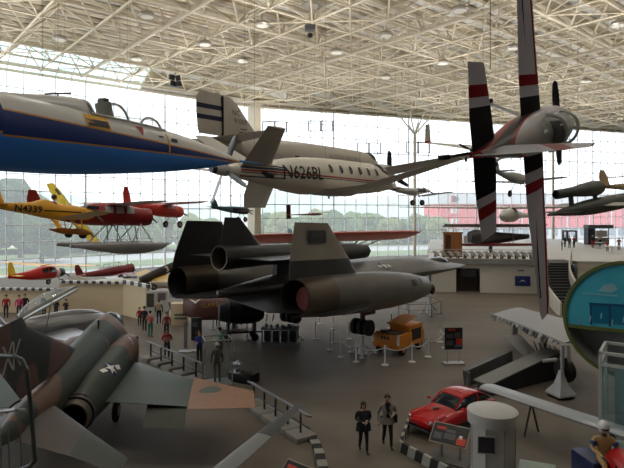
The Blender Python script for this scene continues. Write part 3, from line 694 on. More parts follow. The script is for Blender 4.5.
# ---- teal racer
t,fu=lightplane('racing_plane','small teal and dark blue plane hung above the black tail fins',P(247,211,46),P(211,208,43.5),4.9,SM('racer_scheme',(72,116,122),[([((1,0,.6),-2.2,9)],(30,36,62))],.4),M('racer_wing',(52,70,84),.5),[(0,0,0,.3,.3,.3),(-.4,0,0,.4,.4,.4),(-1.8,0,0,.34,.4,.38),(-3.2,0,.02,.22,.28,.26),(-4.9,0,.08,.04,.1,.1)],[(-.9,.2,-.1,1.2,.12),(-1.0,2.6,-.05,1.0,.1)],cyl=.42,finh=1.0,gearspec=(-.7,.7,-1.0,.28),tailm=M('teal_tail',(72,116,122),.4))
# ---- red finned glider with thin wing
t=fly('glider','small glider with a dark red upright fin hung above the drone fin','airplane',P(322,214,44),P(286,215,43),3.4)
b=NB(); loft(b,[(0,0,0,.05,.06,.06),(-.6,0,0,.12,.14,.14),(-1.4,0,0,.08,.09,.09),(-3.4,0,0,.03,.03,.03)],10,2); obj('fuselage',b,M('glider_pink',(196,150,150),.5),t)
vfin(t,'tail_fin',[(-2.95,0,-.35,.42,.05),(-2.95,0,.9,.42,.05)],M('dark_red',(112,22,26),.5))
wings(t,'wing',[(-.5,.05,.1,.5,.05),(-.2,2.6,.15,.4,.04)],M('glider_pink',(196,150,150),.5)); wings(t,'tailplane',[(-2.9,.02,0,.3,.03),(-3,.6,0,.25,.02)],M('dark_red',(112,22,26),.5))
cables(t,[(-.7,0,.1)])
# ---- large red-winged plane standing behind the spy plane
t=thing('red_wing_plane','high-wing plane with a long red wing and dark body standing behind the black spy plane','airplane',(P(325,0,47).x,47,0),0)
FWX=M('salmon_wing',(222,112,98),.45,0,.06)
m4=Matrix.Translation((3.1,46.2,1.95))@Matrix.Rotation(math.radians(-55),4,'Z'); t.matrix_world=m4
b=NB(); loft(b,[(0,0,2.6,.3,.35,.3),(-.5,0,2.6,.5,.5,.5),(-2,0,2.65,.58,.7,.6),(-4.5,0,2.6,.5,.6,.55),(-9.5,0,2.9,.06,.25,.2)],16,3); b.verts.ensure_lookup_table()
for v in b.verts: v.co.z-=.0
fu=obj('fuselage',b,SM('dark_hull',(30,36,46),[([((1,0,0),-1.15,-.95)],(190,200,214)),([((1,0,0),-.75,-.5)],(70,90,150)),([((1,0,0),-12,-6.6)],(96,140,136))],.4),t)
b=NB(); tube(b,(0,0,0.2),(0,0,-1.8),.02); b.free()
b=NB(); foil(b,[(V((.3,8.6,4.0)),V((-1.7,8.6,3.3)),.1,(0,0,1)),(V((.2,7.5,4.05)),V((-2.8,7.5,3.15)),.4,(0,0,1)),(V((-.1,0,4.1)),V((-3.2,0,3.15)),.45,(0,0,1))]); obj('wing',b,FWX,t)
b=NB(); foil(b,[(V((-.1,0,4.1)),V((-3.2,0,3.15)),.45,(0,0,1)),(V((-.1,-8.2,4.1)),V((-3.1,-8.2,3.2)),.4,(0,0,1)),(V((-.5,-9.4,4.05)),V((-2.3,-9.4,3.5)),.1,(0,0,1))]); obj('wing',b,FWX,t)
vfin(t,'tail_fin',[(-8.2,0,2.9,1.4,.1),(-9,0,4.2,.7,.05)],M('teal_tail',(72,116,122),.4)); wings(t,'tailplane',[(-8.2,.05,2.95,1.2,.1),(-8.5,2.1,2.95,.8,.05)],M('teal_tail',(72,116,122),.4))
b=NB()
for sg in(1,-1):
    for x in(-.9,-2.2): tube(b,(x,.5*sg,2.2),(x-.2*sg*0,5.0*sg,3.45),.05,6)
obj('wing_strut',b,steel,t)
propeller(t,.15,2.6,1.3,2,steel,.7)
for sg in(1,-1): gear(t,(-.9,.45*sg,2.2),(-.9,1.3*sg,-1.45),.45,.2,darkm,rubber,.06)
# ---- white parasol type plane over the far hall
t,fu=lightplane('parasol_plane','small white plane with two black wheels hung right of the business plane nose',P(428,192,46),P(389,190,44),5.0,SM('parasol_scheme',(186,188,184),[([((0,0,1),-.1,.5),((1,0,0),-1.6,-.5)],(80,82,88))],.45),offw,[(0,0,.1,.12,.12,.12),(-.4,0,.1,.3,.25,.25),(-1.6,0,0,.36,.35,.4),(-3,0,0,.28,.3,.35),(-5,0,.1,.05,.4,.1)],[(-.6,.2,-.45,1.2,.12),(-.6,4.4,-.2,1.1,.08)],gearspec=(-1.4,.75,-1.15,.3),finh=1.2)
# ---- sailplane with long thin wing
t=fly('sailplane','white sailplane with a very long thin wing hung across the far right of the hall','airplane',P(500,212,47),P(540,218,55),6.8)
b=NB(); loft(b,[(0,0,-.2,.05,.05,.05),(-.6,0,-.2,.3,.35,.3),(-1.8,0,-.1,.34,.45,.4),(-3,0,0,.15,.2,.2),(-6.8,0,.1,.05,.06,.06)],14,3); obj('fuselage',b,offw,t)
wings(t,'wing',[(-1.4,.1,.35,1.1,.15),(-1.5,4,.38,.9,.1),(-1.7,7.6,.45,.5,.05)],offw); vfin(t,'tail_fin',[(-5.9,0,.1,.8,.06),(-6.2,0,1.2,.5,.03)],offw); wings(t,'tailplane',[(-6,.03,.2,.6,.05),(-6.1,1.3,.2,.4,.03)],offw)
cables(t,[(-1.8,1,.4),(-1.8,-1,.4)])
# ---- small silver plane between the aerobatic plane's wings
t,fu=lightplane('sport_plane','small silver-white plane with dark wheels seen between the two vertical wings',P(524,180,36),P(494,173,33),5.2,M('sport_silver',(170,172,172),.4,.3,.06),offw,[(0,0,0,.3,.3,.3),(-.4,0,0,.42,.42,.42),(-1.8,0,0,.4,.45,.42),(-3.2,0,.02,.25,.28,.26),(-5.2,0,.1,.05,.1,.1)],[(-.9,.3,-.3,1.3,.14),(-1.0,3.8,-.1,1.0,.08)],gearspec=(-.8,.8,-1.15,.28),finh=1.0)
# ---- flying bomb, far right
t=fly('flying_bomb','dark green flying bomb with a pulse-jet tube on its back, hung at the right edge','missile',P(648,196,33),P(548,215,29),8.3)
og_=M('bomb_green',(74,78,68),.5,0,.1)
b=NB(); loft(b,[(0,0,0,.04,.04,.04),(-1,0,0,.3,.3,.3),(-2.4,0,0,.42,.42,.42),(-5,0,0,.42,.42,.42),(-6.4,0,0,.3,.3,.3),(-8.3,0,0,.06,.06,.06)],18,3); obj('fuselage',b,og_,t)
b=NB(); lathe(b,[(-7.6,.22),(-7.55,.25),(-6.4,.25),(-5.4,.36),(-4.6,.42),(-4.2,.36),(-4.15,.25)],Matrix.Translation((0,0,.95)),20,cap=False); pj=obj('pulse_jet',b,og_,t)
b=NB(); lathe(b,[(-7.62,.2),(-7.4,.2),(-7.39,.01)],Matrix.Translation((0,0,.95)),18,cap=False); obj('exhaust_opening',b,black,pj)
b=NB(); box(b,(-6.5,0,.5),(.3,.08,.6)); obj('jet_pylon',b,og_,t)
b=NB(); box(b,(-4.6,0,.45),(.25,.1,.3)); obj('jet_pylon',b,og_,t)
wings(t,'wing',[(-3.4,.4,0,1.2,.16),(-3.4,2.7,0,1.05,.12)],M('bomb_wing',(168,168,160),.5)); wings(t,'tailplane',[(-6.9,.1,0,.7,.07),(-6.9,1.1,0,.6,.05)],black)
cables(t,[(-2.5,0,.4),(-6,0,.3)])
# ---- tan plane, far right
t,fu=lightplane('tan_plane','tan old plane with upright fin hung at the right edge behind the flying bomb',P(660,186,44),P(600,187,42),6.2,M('tan_fabric',(190,164,126),.7,0,.08),M('tan_fabric',(190,164,126),.7),[(0,0,0,.3,.3,.3),(-1,0,0,.36,.4,.4),(-3,0,0,.3,.32,.32),(-6.2,0,0,.05,.1,.1)],[(-.9,.3,.9,1.3,.1),(-.9,4,.9,1.3,.08)],finh=1.3)
# ---- black mach-3 spy plane with a drone on its back, standing on jacks
def titan(name,c1,c2,rough=.42,met=.35):
    m,nt,b=_new(name); f=_noise(nt,1.2,6); g=_noise(nt,.25,3)
    col=_mix(nt,f,C(c1),C(c2)); col=_mix(nt,_math(nt,'MULTIPLY',g,.4),col,C((40,40,42)))
    nt.links.new(col,b.inputs['Base Color']); b.inputs['Roughness'].default_value=rough; b.inputs['Metallic'].default_value=met; return m
skin=titan('titanium_skin',(92,91,88),(128,124,116)); skd=titan('dark_titanium',(44,44,46),(60,60,60)); fing=titan('fin_titanium',(142,136,124),(172,164,150),.5,.1); burn=titan('burnt_titanium',(84,74,62),(116,102,84),.4,.5)
nose=P(466,265,46.8); tail=nose-V((.628,.778,0)).normalized()*31.6; tail.z=4.3
t=fly('spy_plane','huge black twin-engined jet on jacks at the centre of the hall','airplane',nose,tail,30.5)
b=NB(); loft(b,[(0,0,0,.02,.02,.02,1.6),(-1,0,0,.28,.14,.12,1.4),(-3,0,0,.72,.34,.28,1.35),(-6,0,.02,1.15,.62,.45,1.35),(-9,0,.05,1.35,.88,.6,1.35),(-13,0,.05,1.5,.9,.7,1.35),(-17,0,.05,1.75,.85,.7,1.4),(-20,0,.05,1.5,.75,.7,1.5),(-23.5,0,0,1.0,.5,.55,1.7),(-26,0,-.1,.45,.28,.3,2),(-27.2,0,-.1,.08,.1,.1,2)],28,4)
fu=obj('fuselage',b,skin,t)
b=NB(); loft(b,[(-3.2,0,.3,.05,.05,.05),(-4.0,0,.36,.28,.3,.1),(-4.9,0,.5,.34,.34,.1),(-6.2,0,.6,.3,.22,.1),(-7.2,0,.65,.15,.08,.1)],16,3); obj('canopy',b,darkg,t)
NYc=3.87; drp=.05
for sg in(-1,1):
    b=NB(); mt=Matrix.Translation((-26.4,NYc*sg,-.02))@Matrix.Rotation(.03,4,'Y')
    lathe(b,[(0,.74),(.02,.78),(1.6,.9),(3.2,.95),(5,.97),(7.5,.93),(9.5,.8),(11.2,.56),(11.25,.52)],mt,28,cap=False); nc=obj('engine_nacelle',b,[skin],t)
    b=NB(); lathe(b,[(-.05,.79),(1.9,.925),(1.9,.9),(-.05,.74)],mt,28,cap=False); obj('exhaust_shroud',b,burn,nc)
    b=NB(); lathe(b,[(-.02,.73),(.3,.66),(1.2,.6),(1.21,.01)],mt,28,cap=False); obj('exhaust_interior',b,M('exhaust_black',(16,15,15),.8),nc)
    if sg<0:
        b=NB(); lathe(b,[(.5,.5),(.52,.5)],mt@Matrix.Translation((.0,-.1,-.04)),28); obj('exhaust_cover',b,M('cover_red',(116,36,26),.7),nc)
    b=NB(); lathe(b,[(11.0,.42),(11.5,.36),(12.4,.1),(12.7,.01)],mt,24); obj('inlet_spike',b,skd,nc)
    for z0,z1,c0,c1,mm,nm in((.75,1.5,4.9,4.2,skd,'fin_stub'),(1.5,3.1,4.2,2.3,fing if sg<0 else skd,'tail_fin')):
        cant=-.13*sg
        vfin(t,nm,[(-21.9 if z0<1 else -22.5,NYc*sg+cant*(z0-.8),z0,c0,.3 if z0<1 else .2),(-22.5 if z0<1 else -23.9,NYc*sg+cant*(z1-.8),z1,c1,.2 if z0<1 else .1)],mm)
    b=NB(); foil(b,[(V((-16.5,1.0*sg,-.1)),V((-27.0,.2*sg,-.3)),.36,(0,0,1)),(V((-19.6,3.2*sg,-.45)),V((-27.3,3.2*sg,-.6)),.3,(0,0,1)),(V((-21.8,4.6*sg,-.55)),V((-25.6,4.6*sg,-.68)),.16,(0,0,1)),(V((-23.4,5.4*sg,-.62)),V((-25.0,5.4*sg,-.7)),.05,(0,0,1))]); obj('wing',b,skd,t)
    # leading edge of the wing in front of the nacelle
    b=NB(); foil(b,[(V((-15.2,1.5*sg,0)),V((-20,1.5*sg,0)),.3,(0,0,1)),(V((-18.6,4.0*sg,-.1)),V((-21,4.0*sg,-.1)),.3,(0,0,1))]); obj('wing_root_fillet',b,skin,t)
decal(t,'fin_serial_panel',rect(.62,.26),(-24.75,-8,2.72),(1,0,0),(0,0,1),M('serial_grey',(52,54,58),.6),None,0) if 0 else None
def fin_y(z,x): return -NYc+.13*(z-.8)
b=NB()
for a,c in((-.62,.26),):
    b.faces.new([b.verts.new((-24.9+x,fin_y(2.5+z,0)-.13,2.5+z)) for x,z in((-.62,-.27),(.62,-.27),(.62,.27),(-.62,.27))])
obj('fin_serial_panel',b,M('serial_grey',(58,62,68),.6),t,sharp=0)
text(t,'fin_serial','06940',.32,(-24.9,-NYc+.25-.16,2.58),(1,0,0),(0,.13,1),M('serial_light',(96,100,106),.6,0,0),None,.0)
text(t,'nose_serial','881',.5,(-17.6,-5.6,.35),(1,0,0),(0,.3,1),txt_b,[o for o in t.children if o.name.startswith('engine_nacelle')][0],.02,bold=.02)
decal(t,'nacelle_mark',rect(.09,.26),(-16.6,-5.6,.3),(1,0,-.6),(.5,0,1),txt_b,[o for o in t.children if o.name.startswith('engine_nacelle')][0],.02,1)
def star(root,loc,xd,ud,s,on,off=.015):
    blue=M('insignia_blue',(26,34,70),.6,0,0)
    o=decal(root,'national_insignia',ell(s,s,20),loc,xd,ud,blue,on,off,2)
    st=[]
    for k in range(10):
        r=s*(.95 if k%2==0 else .38); a=pi/2+k*pi/5; st.append((r*math.cos(a),r*math.sin(a)))
    decal(root,'insignia_star',st,loc,xd,ud,txt_w,on,off*2,1)
    for sg in(-1,1): decal(root,'insignia_bar',[(x*sg,y) for x,y in((s*.95,-s*.28),(s*2,-s*.28),(s*2,s*.28),(s*.95,s*.28))][::sg],loc,xd,ud,txt_w,on,off,1)
star(t,(-14.6,-1.1,.7),(1,0,0),(0,.5,.87),.36,fu)
text(t,'air_force_lettering','U.S. AIR FORCE',.5,(-9.2,-1.0,.6),(1,0,0),(0,.5,.87),M('dull_white',(100,100,100),.6,0,0),fu,.02)
# landing gear
b=NB(); tube(b,(-6.6,0,-.4),(-6.6,0,-1.55),.11,10); ng=obj('nose_gear_leg',b,steel,t)
for y in(-.22,.22):
    b=NB(); lathe(b,[(-.1,.16),(-.1,.27),(-.06,.32),(.06,.32),(.1,.27),(.1,.16)],Matrix.Translation((-6.6,y,-1.55))@Matrix.Rotation(pi/2,4,'Z'),18); obj('wheel',b,rubber,ng)
for sg in(-1,1):
    b=NB(); tube(b,(-19.3,2.5*sg,-.2),(-19.3,2.5*sg,-2.3),.14,10); box(b,(-19.2,2.5*sg+.3*sg,-1.2),(1.3,.06,.9)); mg=obj('main_gear_leg',b,M('gear_red_brown',(96,62,54),.6),t)
    for y in(-.42,0,.42):
        b=NB(); lathe(b,[(-.15,.2),(-.15,.34),(-.1,.42),(.1,.42),(.15,.34),(.15,.2)],Matrix.Translation((-19.3,2.5*sg+y,-2.3))@Matrix.Rotation(pi/2,4,'Z'),20); obj('wheel',b,rubber,mg)
spy=t
def jack(label,p,ztop,group='white aircraft jacks'):
    j=thing('aircraft_jack',label,'jack',(p.x,p.y,0),.4,group)
    b=NB(); lathe(b,[(.05,.26),(ztop*.35,.2),(ztop*.7,.11),(ztop,.09)],up_at(0,0,0),12); obj('jack_column',b,M('jack_white',(196,198,200),.4,0,.05),j)
    b=NB(); 
    for k in range(3):
        a=2*pi*k/3; d=V((math.cos(a),math.sin(a),0)); beam(b,d*.72+V((0,0,.04)),V((0,0,ztop*.62)),.12,.06); box(b,(d.x*.72,d.y*.72,.025),(.24,.24,.05))
    obj('jack_leg',b,M('jack_white',(196,198,200),.4),j)
    b=NB(); lathe(b,[(ztop-.01,.2),(ztop+.03,.2)],up_at(0,0,0),14); obj('jack_pad',b,M('jack_white',(196,198,200),.4),j)
    return j
mw=spy.matrix_world
p=mw@V((-19.3,-2.5,-2.35)); jack('white jack under the near main wheels of the black jet',p,p.z-.44)
p=mw@V((-19.3,2.5,-2.35)); jack('white jack under the far main wheels of the black jet',p,p.z-.44)
p=mw@V((-6.6,0,-1.55)); jack('white jack under the nose wheels of the black jet',p,p.z-.33)
# the drone on the pylon
dn=fly('drone','dark unmanned drone riding on the back of the black jet','drone',mw@V((-15.4,0,1.5)),mw@V((-26.6,0,1.45)),12.0)
b=NB(); loft(b,[(0,0,0,.45,.45,.45),(-1.5,0,0,.6,.55,.5,1.7),(-5,0,0,.85,.6,.5,1.5),(-9,0,0,.8,.6,.5,1.6),(-11.5,0,0,.62,.6,.56),(-12.6,0,0,.6,.6,.6)],22,3,(1,0)); obj('fuselage',b,skd,dn)
b=NB(); lathe(b,[(.0,.4),(.3,.22),(.8,.02)],None,16); obj('inlet_spike',b,skd,dn)
b=NB(); lathe(b,[(-12.62,.6),(-12.6,.54),(-11.8,.5),(-11.79,.01)],None,24,cap=False); obj('exhaust_nozzle',b,burn,dn)
vfin(dn,'tail_fin',[(-9.6,0,.4,3.0,.2),(-11.3,0,1.95,1.0,.1)],skd)
wings(dn,'wing',[(-2,.5,0,10,.2),(-6.5,1.3,0,5.6,.15),(-10.2,2.9,0,1.9,.05)],skd)
b=NB(); box(b,(-21,0,.85),(5,.3,.7)); obj('drone_pylon',b,skd,spy)
# =================== camouflage fighter, lower left ===================
cam=CAMO('jungle_camouflage',[(52,62,54),(110,78,58),(38,46,40)],.21,.5,2.2)
O=V((-7.9,16.1,0)); th=math.radians(8)
f=thing('camouflage_jet','green and brown camouflaged jet fighter parked tail-first at the lower left','airplane',O,pi/2+th)
b=NB(); loft(b,[(10.3,0,1.75,.2,.22,.25),(9.6,0,1.8,.5,.6,.45),(8.8,0,1.85,.62,1.0,.55),(8,0,1.9,.68,1.3,.6),(7.2,0,1.95,.72,1.42,.7),(5,0,2.0,.75,1.25,.8),(2.5,0,2.1,.7,.95,.7),(0,0,2.2,.5,.62,.6),(-2.2,0,2.35,.28,.35,.4),(-3.6,0,2.4,.08,.16,.15)],22,3); fu=obj('fuselage',b,cam,f)
for sg in(1,-1):
    b=NB(); loft(b,[(7.2,1.0*sg,1.75,.42,.78,.62,2.8),(6.4,1.0*sg,1.8,.52,.85,.72,2.6),(4,.92*sg,1.75,.62,.8,.75,2.4),(2,.8*sg,1.68,.62,.72,.7),(.6,.72*sg,1.6,.54,.56,.56)],20,3,(1,0)); nc=obj('engine_duct',b,cam,f)
    mt=Matrix.Translation((.6,.72*sg,1.6))
    b=NB(); lathe(b,[(.0,.53),(-.35,.5),(-.6,.45),(-.6,.4),(-.1,.42)],mt,24,cap=False); obj('exhaust_petals',b,M('petal_metal',(120,110,100),.45,.6,.3,9),nc)
    b=NB(); lathe(b,[(-.58,.42),(0.3,.36),(.31,.01)],mt,24,cap=False); obj('exhaust_interior',b,M('exhaust_black',(16,15,15),.8),nc)
    b=NB(); lathe(b,[(-.2,.51),(-.22,.56),(-.3,.56),(-.32,.5)],mt,24,cap=False); obj('nozzle_ring',b,black,nc)
    b=NB(); prism(b,[(7.22,.62*sg,1.2),(7.22,1.38*sg,1.2),(7.22,1.38*sg,2.4),(7.22,.62*sg,2.4)],(.02,0,0)); obj('intake_mouth',b,black,nc)
    # wing: inner green panel, dropped flap, outer panel
    b=NB(); foil(b,[(V((6.3,1.2*sg,1.6)),V((1.4,1.2*sg,1.6)),.3,(0,0,1)),(V((2.9,4.1*sg,1.72)),V((.2,4.1*sg,1.72)),.18,(0,0,1))]); obj('wing_panel',b,M('wing_green',(62,76,68),.5,0,.12,1.5),f)
    b=NB(); foil(b,[(V((3.1,4.1*sg,1.74)),V((-.1,4.1*sg,1.74)),.18,(0,-.2*sg,1)),(V((.55,6.15*sg,2.0)),V((-.95,6.15*sg,2.0)),.06,(0,-.2*sg,1))]); obj('outer_wing_panel',b,CAMO('wing_tip_camouflage',[(150,112,86),(150,112,86),(74,88,78)],.5,.55,1.0 if sg<0 else 4),f)
    b=NB(); foil(b,[(V((1.15,2.75*sg,1.6)),V((.1,2.75*sg,1.2)),.12,(0,0,1)),(V((.3,4.05*sg,1.68)),V((-.6,4.05*sg,1.32)),.08,(0,0,1))]); obj('flap',b,M('flap_green',(58,64,48),.5,0,.08),f)
    b=NB(); foil(b,[(V((-.5,.3*sg,2.25)),V((-3.1,.3*sg,2.25)),.2,(0,0,1)),(V((-1.8,1.6*sg,1.95)),V((-3.4,1.6*sg,1.95)),.13,(0,.2*sg,1))]); obj('tailplane_root',b,M('bare_titanium',(88,78,72),.45,.4,.25,1.3),f)
    b=NB(); foil(b,[(V((-1.8,1.6*sg,1.95)),V((-3.4,1.6*sg,1.95)),.13,(0,.2*sg,1)),(V((-2.95,2.9*sg,1.6)),V((-3.8,2.9*sg,1.6)),.05,(0,.2*sg,1))]); obj('tailplane',b,M('tail_green',(52,58,50),.5,0,.12,1.5),f)
    gear(f,(3.9,1.1*sg,1.3),(3.9,1.15*sg,.38),.38,.2,white,rubber,.07)
b=NB(); tube(b,(8.6,0,1.4),(8.7,0,.3),.06); n_=obj('landing_gear_leg',b,white,f); b=NB(); lathe(b,[(-.1,.18),(-.1,.28),(.1,.28),(.1,.18)],Matrix.Translation((8.7,0,.29))@Matrix.Rotation(pi/2,4,'Z'),16); obj('wheel',b,rubber,n_)
b=NB(); loft(b,[(9.7,0,2.2,.1,.06,.05),(9.2,0,2.5,.38,.4,.1),(8.5,0,2.85,.45,.42,.1),(8.0,0,3.0,.42,.3,.1)],16,3); obj('canopy',b,GLASS('blue_canopy_glass',(.6,.7,.8),gl=.3,rough=.05),f)
fb_=vfin(f,'tail_fin',[(3.2,0,2.9,5.2,.26),(-1.5,0,4.7,2.6,.12),(-1.9,0,5.05,2.0,.05)],CAMO('fin_camouflage',[(36,40,36),(92,62,54),(44,52,46)],.3,.6,.6))
for s_,x,z in(('X',-2.55,4.15),('K',-2.0,4.1)): text(f,'tail_code',s_,1.0,(x-.65,-.16,z+.1),(1,0,0),(0,0,1),M('code_white',(170,164,160),.7,0,0),None,.0)
star(f,(2.7,-1.3,2.4),(.93,-.33,-.14),(.35,.75,.55),.3,[o for o in f.children if o.name.startswith('engine_duct')][-1],.012)
for x in(1.2,):
    b=NB(); prism(b,[(-.35,-1.25,1.25),(-.9,-1.5,1.05),(-1.0,-1.42,1.2),(-.6,-1.2,1.45)],(0,.03,0)); prism(b,[(-.6,-1.3,1.2),(-.75,-1.34,.55),(-.55,-1.3,1.2)],(0,.02,0)); obj('pylon_fin',b,M('fin_pale',(190,190,190),.5),f)
b=NB(); tube(b,(5.2,-.2,3.2),(5.2,-.22,3.5),.03); box(b,(5.2,-.22,3.5),(.16,.05,.1)); obj('antenna',b,black,f)
decal(f,'panel_mark',rect(.25,.02),(5.9,-1.35,5),(.6,.5,0),(-.5,.6,0),txt_w,[o for o in f.children if o.name.startswith('engine_duct')][-1],.015)
# =================== silver jet with its canopy raised ===================
silv=titan('polished_aluminium',(150,152,154),(176,178,180),.28,.75)
nose=P(106,318,31); tl=P(-45,345,22); 
s=fly('silver_jet','bare-metal jet parked behind the camouflaged jet with its clear canopy raised','airplane',nose,tl,11.5)
b=NB(); loft(b,[(0,0,0,.3,.3,.3),(-.6,0,0,.45,.45,.45),(-2,0,.0,.6,.62,.6),(-4.5,0,0,.7,.72,.7),(-8,0,.05,.62,.66,.62),(-11.5,0,.1,.36,.4,.4)],22,3); fu=obj('fuselage',b,silv,s)
b=NB(); lathe(b,[(.02,.3),(-.1,.24),(-.11,.01)],None,18); obj('nose_intake',b,black,s)
b=NB(); loft(b,[(-.7,0,.42,.1,.12,.1),(-1.6,0,.5,.22,.28,.1),(-3.5,0,.6,.26,.34,.1),(-6,0,.6,.24,.26,.1),(-8.5,0,.6,.1,.1,.1)],14,3); obj('dorsal_spine',b,silv,s)
wings(s,'wing',[(-3.6,.6,-.2,3.2,.3),(-7.0,5.0,.0,1.7,.1)],silv)
vfin(s,'tail_fin',[(-8.4,0,.6,2.7,.2),(-10.4,0,2.6,1.2,.08)],silv); wings(s,'tailplane',[(-9.2,.2,.8,1.4,.12),(-10.5,2,.9,.8,.06)],silv)
for sg in(1,-1): gear(s,(-5,1.2*sg,-.3),(-5,1.3*sg,-1.62),.36,.18,white,rubber,.06)
gear(s,(-1.2,0,-.4),(-1.2,0,-1.7),.28,.14,white,rubber,.05)
d=24.5; a0=P(20,318,d); a1=P(76,287,d+1.2); ax=(a1-a0); L=ax.length; ax.normalize()
inv=s.matrix_world.inverted(); sc_=s.matrix_world.to_scale().x
def loc_(p): return inv@p
up=V((-.5,0,.87)); up=(up-ax*up.dot(ax)).normalized(); sd=up.cross(ax)
b=NB(); N=14; Kk=10; rings=[]
for i in range(N+1):
    t_=i/N; hh=.5*math.sin(pi*min(1,.06+t_*.94))**.6*(.75+.3*(1-t_)); wv=.5*math.sin(pi*(.08+.84*t_))**.5
    rings.append([b.verts.new(loc_(a0+ax*(L*t_)+sd*(wv*math.cos(pi*k/Kk))+up*(hh*math.sin(pi*k/Kk)))) for k in range(Kk+1)])
for r0,r1 in zip(rings,rings[1:]):
    for k in range(Kk): b.faces.new((r0[k],r0[k+1],r1[k+1],r1[k]))
rl=[[v.co.copy() for v in r] for r in rings]
cp=obj('raised_canopy',b,GLASS('canopy_plexi',(.86,.9,.92),gl=.12,veil=.12),s)
b=NB()
for i in(0,7,N): ptube(b,rl[i],.04,6)
ptube(b,[r[Kk//2] for r in rl],.025,6)
obj('canopy_bow',b,offw,cp)
b=NB(); 
for k in(0,Kk):
    for i in range(N): beam(b,rl[i][k],rl[i+1][k],.12,.16)
beam(b,loc_(a0-up*.12),loc_(a0-up*.12+ax*L),.7,.1); obj('canopy_sill',b,offw,cp)
b=NB(); tube(b,loc_(a0-up*.1),loc_(V((a0.x-.1,a0.y,1.9))),.1,8); box(b,loc_(V((a0.x-.15,a0.y,2.4))),(.7,.8,.8)); obj('canopy_hinge_fairing',b,offw,s)
b=NB(); tube(b,loc_(a0+ax*L*.55),loc_(V((a0.x+.9,a0.y+.5,2.2))),.04,8); obj('canopy_prop_rod',b,steel,s)
# =================== planes standing by the left glass ===================
t,fu=lightplane('cabin_plane','red cabin plane with a yellow high wing standing by the left glass wall',P(62,272,57),P(8,277,50.5),7.2,SM('cabin_scheme',(190,40,34),[([((0,0,1),-9,-.5)],(232,226,214)),([((1,0,0),-1.3,-.5)],(226,206,196))],.4),yellow,[(0,0,0,.35,.35,.35),(-.5,0,0,.48,.45,.5),(-1.6,0,.05,.55,.75,.7),(-3,0,.05,.55,.75,.7),(-4.6,0,0,.4,.45,.5),(-7.2,0,.0,.05,.2,.15)],[(-1.2,.3,.85,1.7,.2),(-1.2,4.8,.95,1.6,.18),(-1.5,6.2,1.0,1,.06)],cyl=.5,finh=1.4,gearspec=(-1.0,.9,-1.0,.34),hang=False,tailm=M('cabin_tail_yellow',(232,196,40),.4))
decal(t,'cabin_window',rect(.42,.26),(-1.9,-1.5,.4),(1,0,0),(0,0,1),darkg,fu,.02); decal(t,'cabin_window',rect(.4,.26),(-2.9,-1.5,.4),(1,0,0),(0,0,1),darkg,fu,.02)
t,fu=lightplane('trainer_plane','dark red open-cockpit trainer plane standing left of the brown plane marked 3',P(132,268,55),P(76,277,51),7.6,M('maroon',(116,30,34),.4,0,.08),M('maroon',(116,30,34),.4),[(0,0,0,.5,.5,.5),(-.6,0,0,.62,.6,.6),(-2,0,0,.6,.62,.62),(-4,0,.0,.48,.5,.5),(-7.6,0,.1,.05,.2,.15)],[(-1.2,.4,-.45,2.0,.26),(-1.5,5,.0,1.2,.1)],cyl=.66,finh=1.4,gearspec=(-1.1,1.3,-1.25,.4),hang=False)
b=NB()
for s_ in(1.7,2.4,3.1,3.8): ptube(b,[(-s_,.42*math.cos(pi*k/8),.5+.55*math.sin(pi*k/8)) for k in range(9)],.025,5)
for y in(-.4,0,.4): tube(b,(-1.6,y,.62 if y else 1.05),(-3.9,y,.62 if y else 1.05),.025,5)
obj('canopy_frame',b,steel,t)
b=NB(); lathe(b,[(-.05,.68),(.08,.62),(.1,.3),(.3,.22),(.34,.02)],None,18); obj('radial_engine',b,darkm,t)
t,fu=lightplane('scout_plane','dark brown plane with a white 3 on its side standing behind the black jet tail',P(141,281,45.6),P(194,257,48.6),6.6,M('dark_brown',(58,48,40),.5,0,.1),M('mustard_wing',(190,150,60),.5),[(0,0,0,.4,.4,.4),(-.6,0,0,.52,.5,.5),(-2,0,0,.5,.55,.52),(-4,0,.05,.4,.45,.42),(-6.6,0,.1,.06,.2,.15)],[(-.9,.4,-.35,1.6,.18),(-1.0,4.6,-.1,1.4,.1)],cyl=.5,finh=1.3,gearspec=(-.8,.9,-1.0,.34),hang=False,up=(0,0,1))
text(t,'side_number','3',.85,(-3.0,2,.08),(-1,0,0),(0,0,1),txt_w,fu,.02,bold=.02)
t=fly('white_jet','low white swept-wing jet standing in front of the brown plane, behind the beige wall','airplane',P(200,281,53),P(66,286,50),13.2)
b=NB(); loft(b,[(0,0,0,.1,.1,.1),(-1,0,0,.4,.35,.35),(-3,0,0,.6,.6,.6),(-8,0,0,.62,.6,.6),(-13.2,0,0,.4,.4,.4)],18,3); obj('fuselage',b,offw,t)
wings(t,'wing',[(-4.5,.5,.15,4.2,.25),(-8.6,5.4,.15,1.6,.08)],white); vfin(t,'tail_fin',[(-10.2,0,.4,2.6,.16),(-12,0,1.0,1.1,.06)],offw)
for k in range(6): 
    b=NB(); box(b,(-3.0-.9*k,0,.62),(.5,.3,.22),bev=.05); obj('dorsal_blister',b,black if k%2 else darkm,t)
for sg in(1,-1): gear(t,(-7,1.1*sg,-.3),(-7,1.2*sg,-1.1),.35,.18,white,rubber,.05)
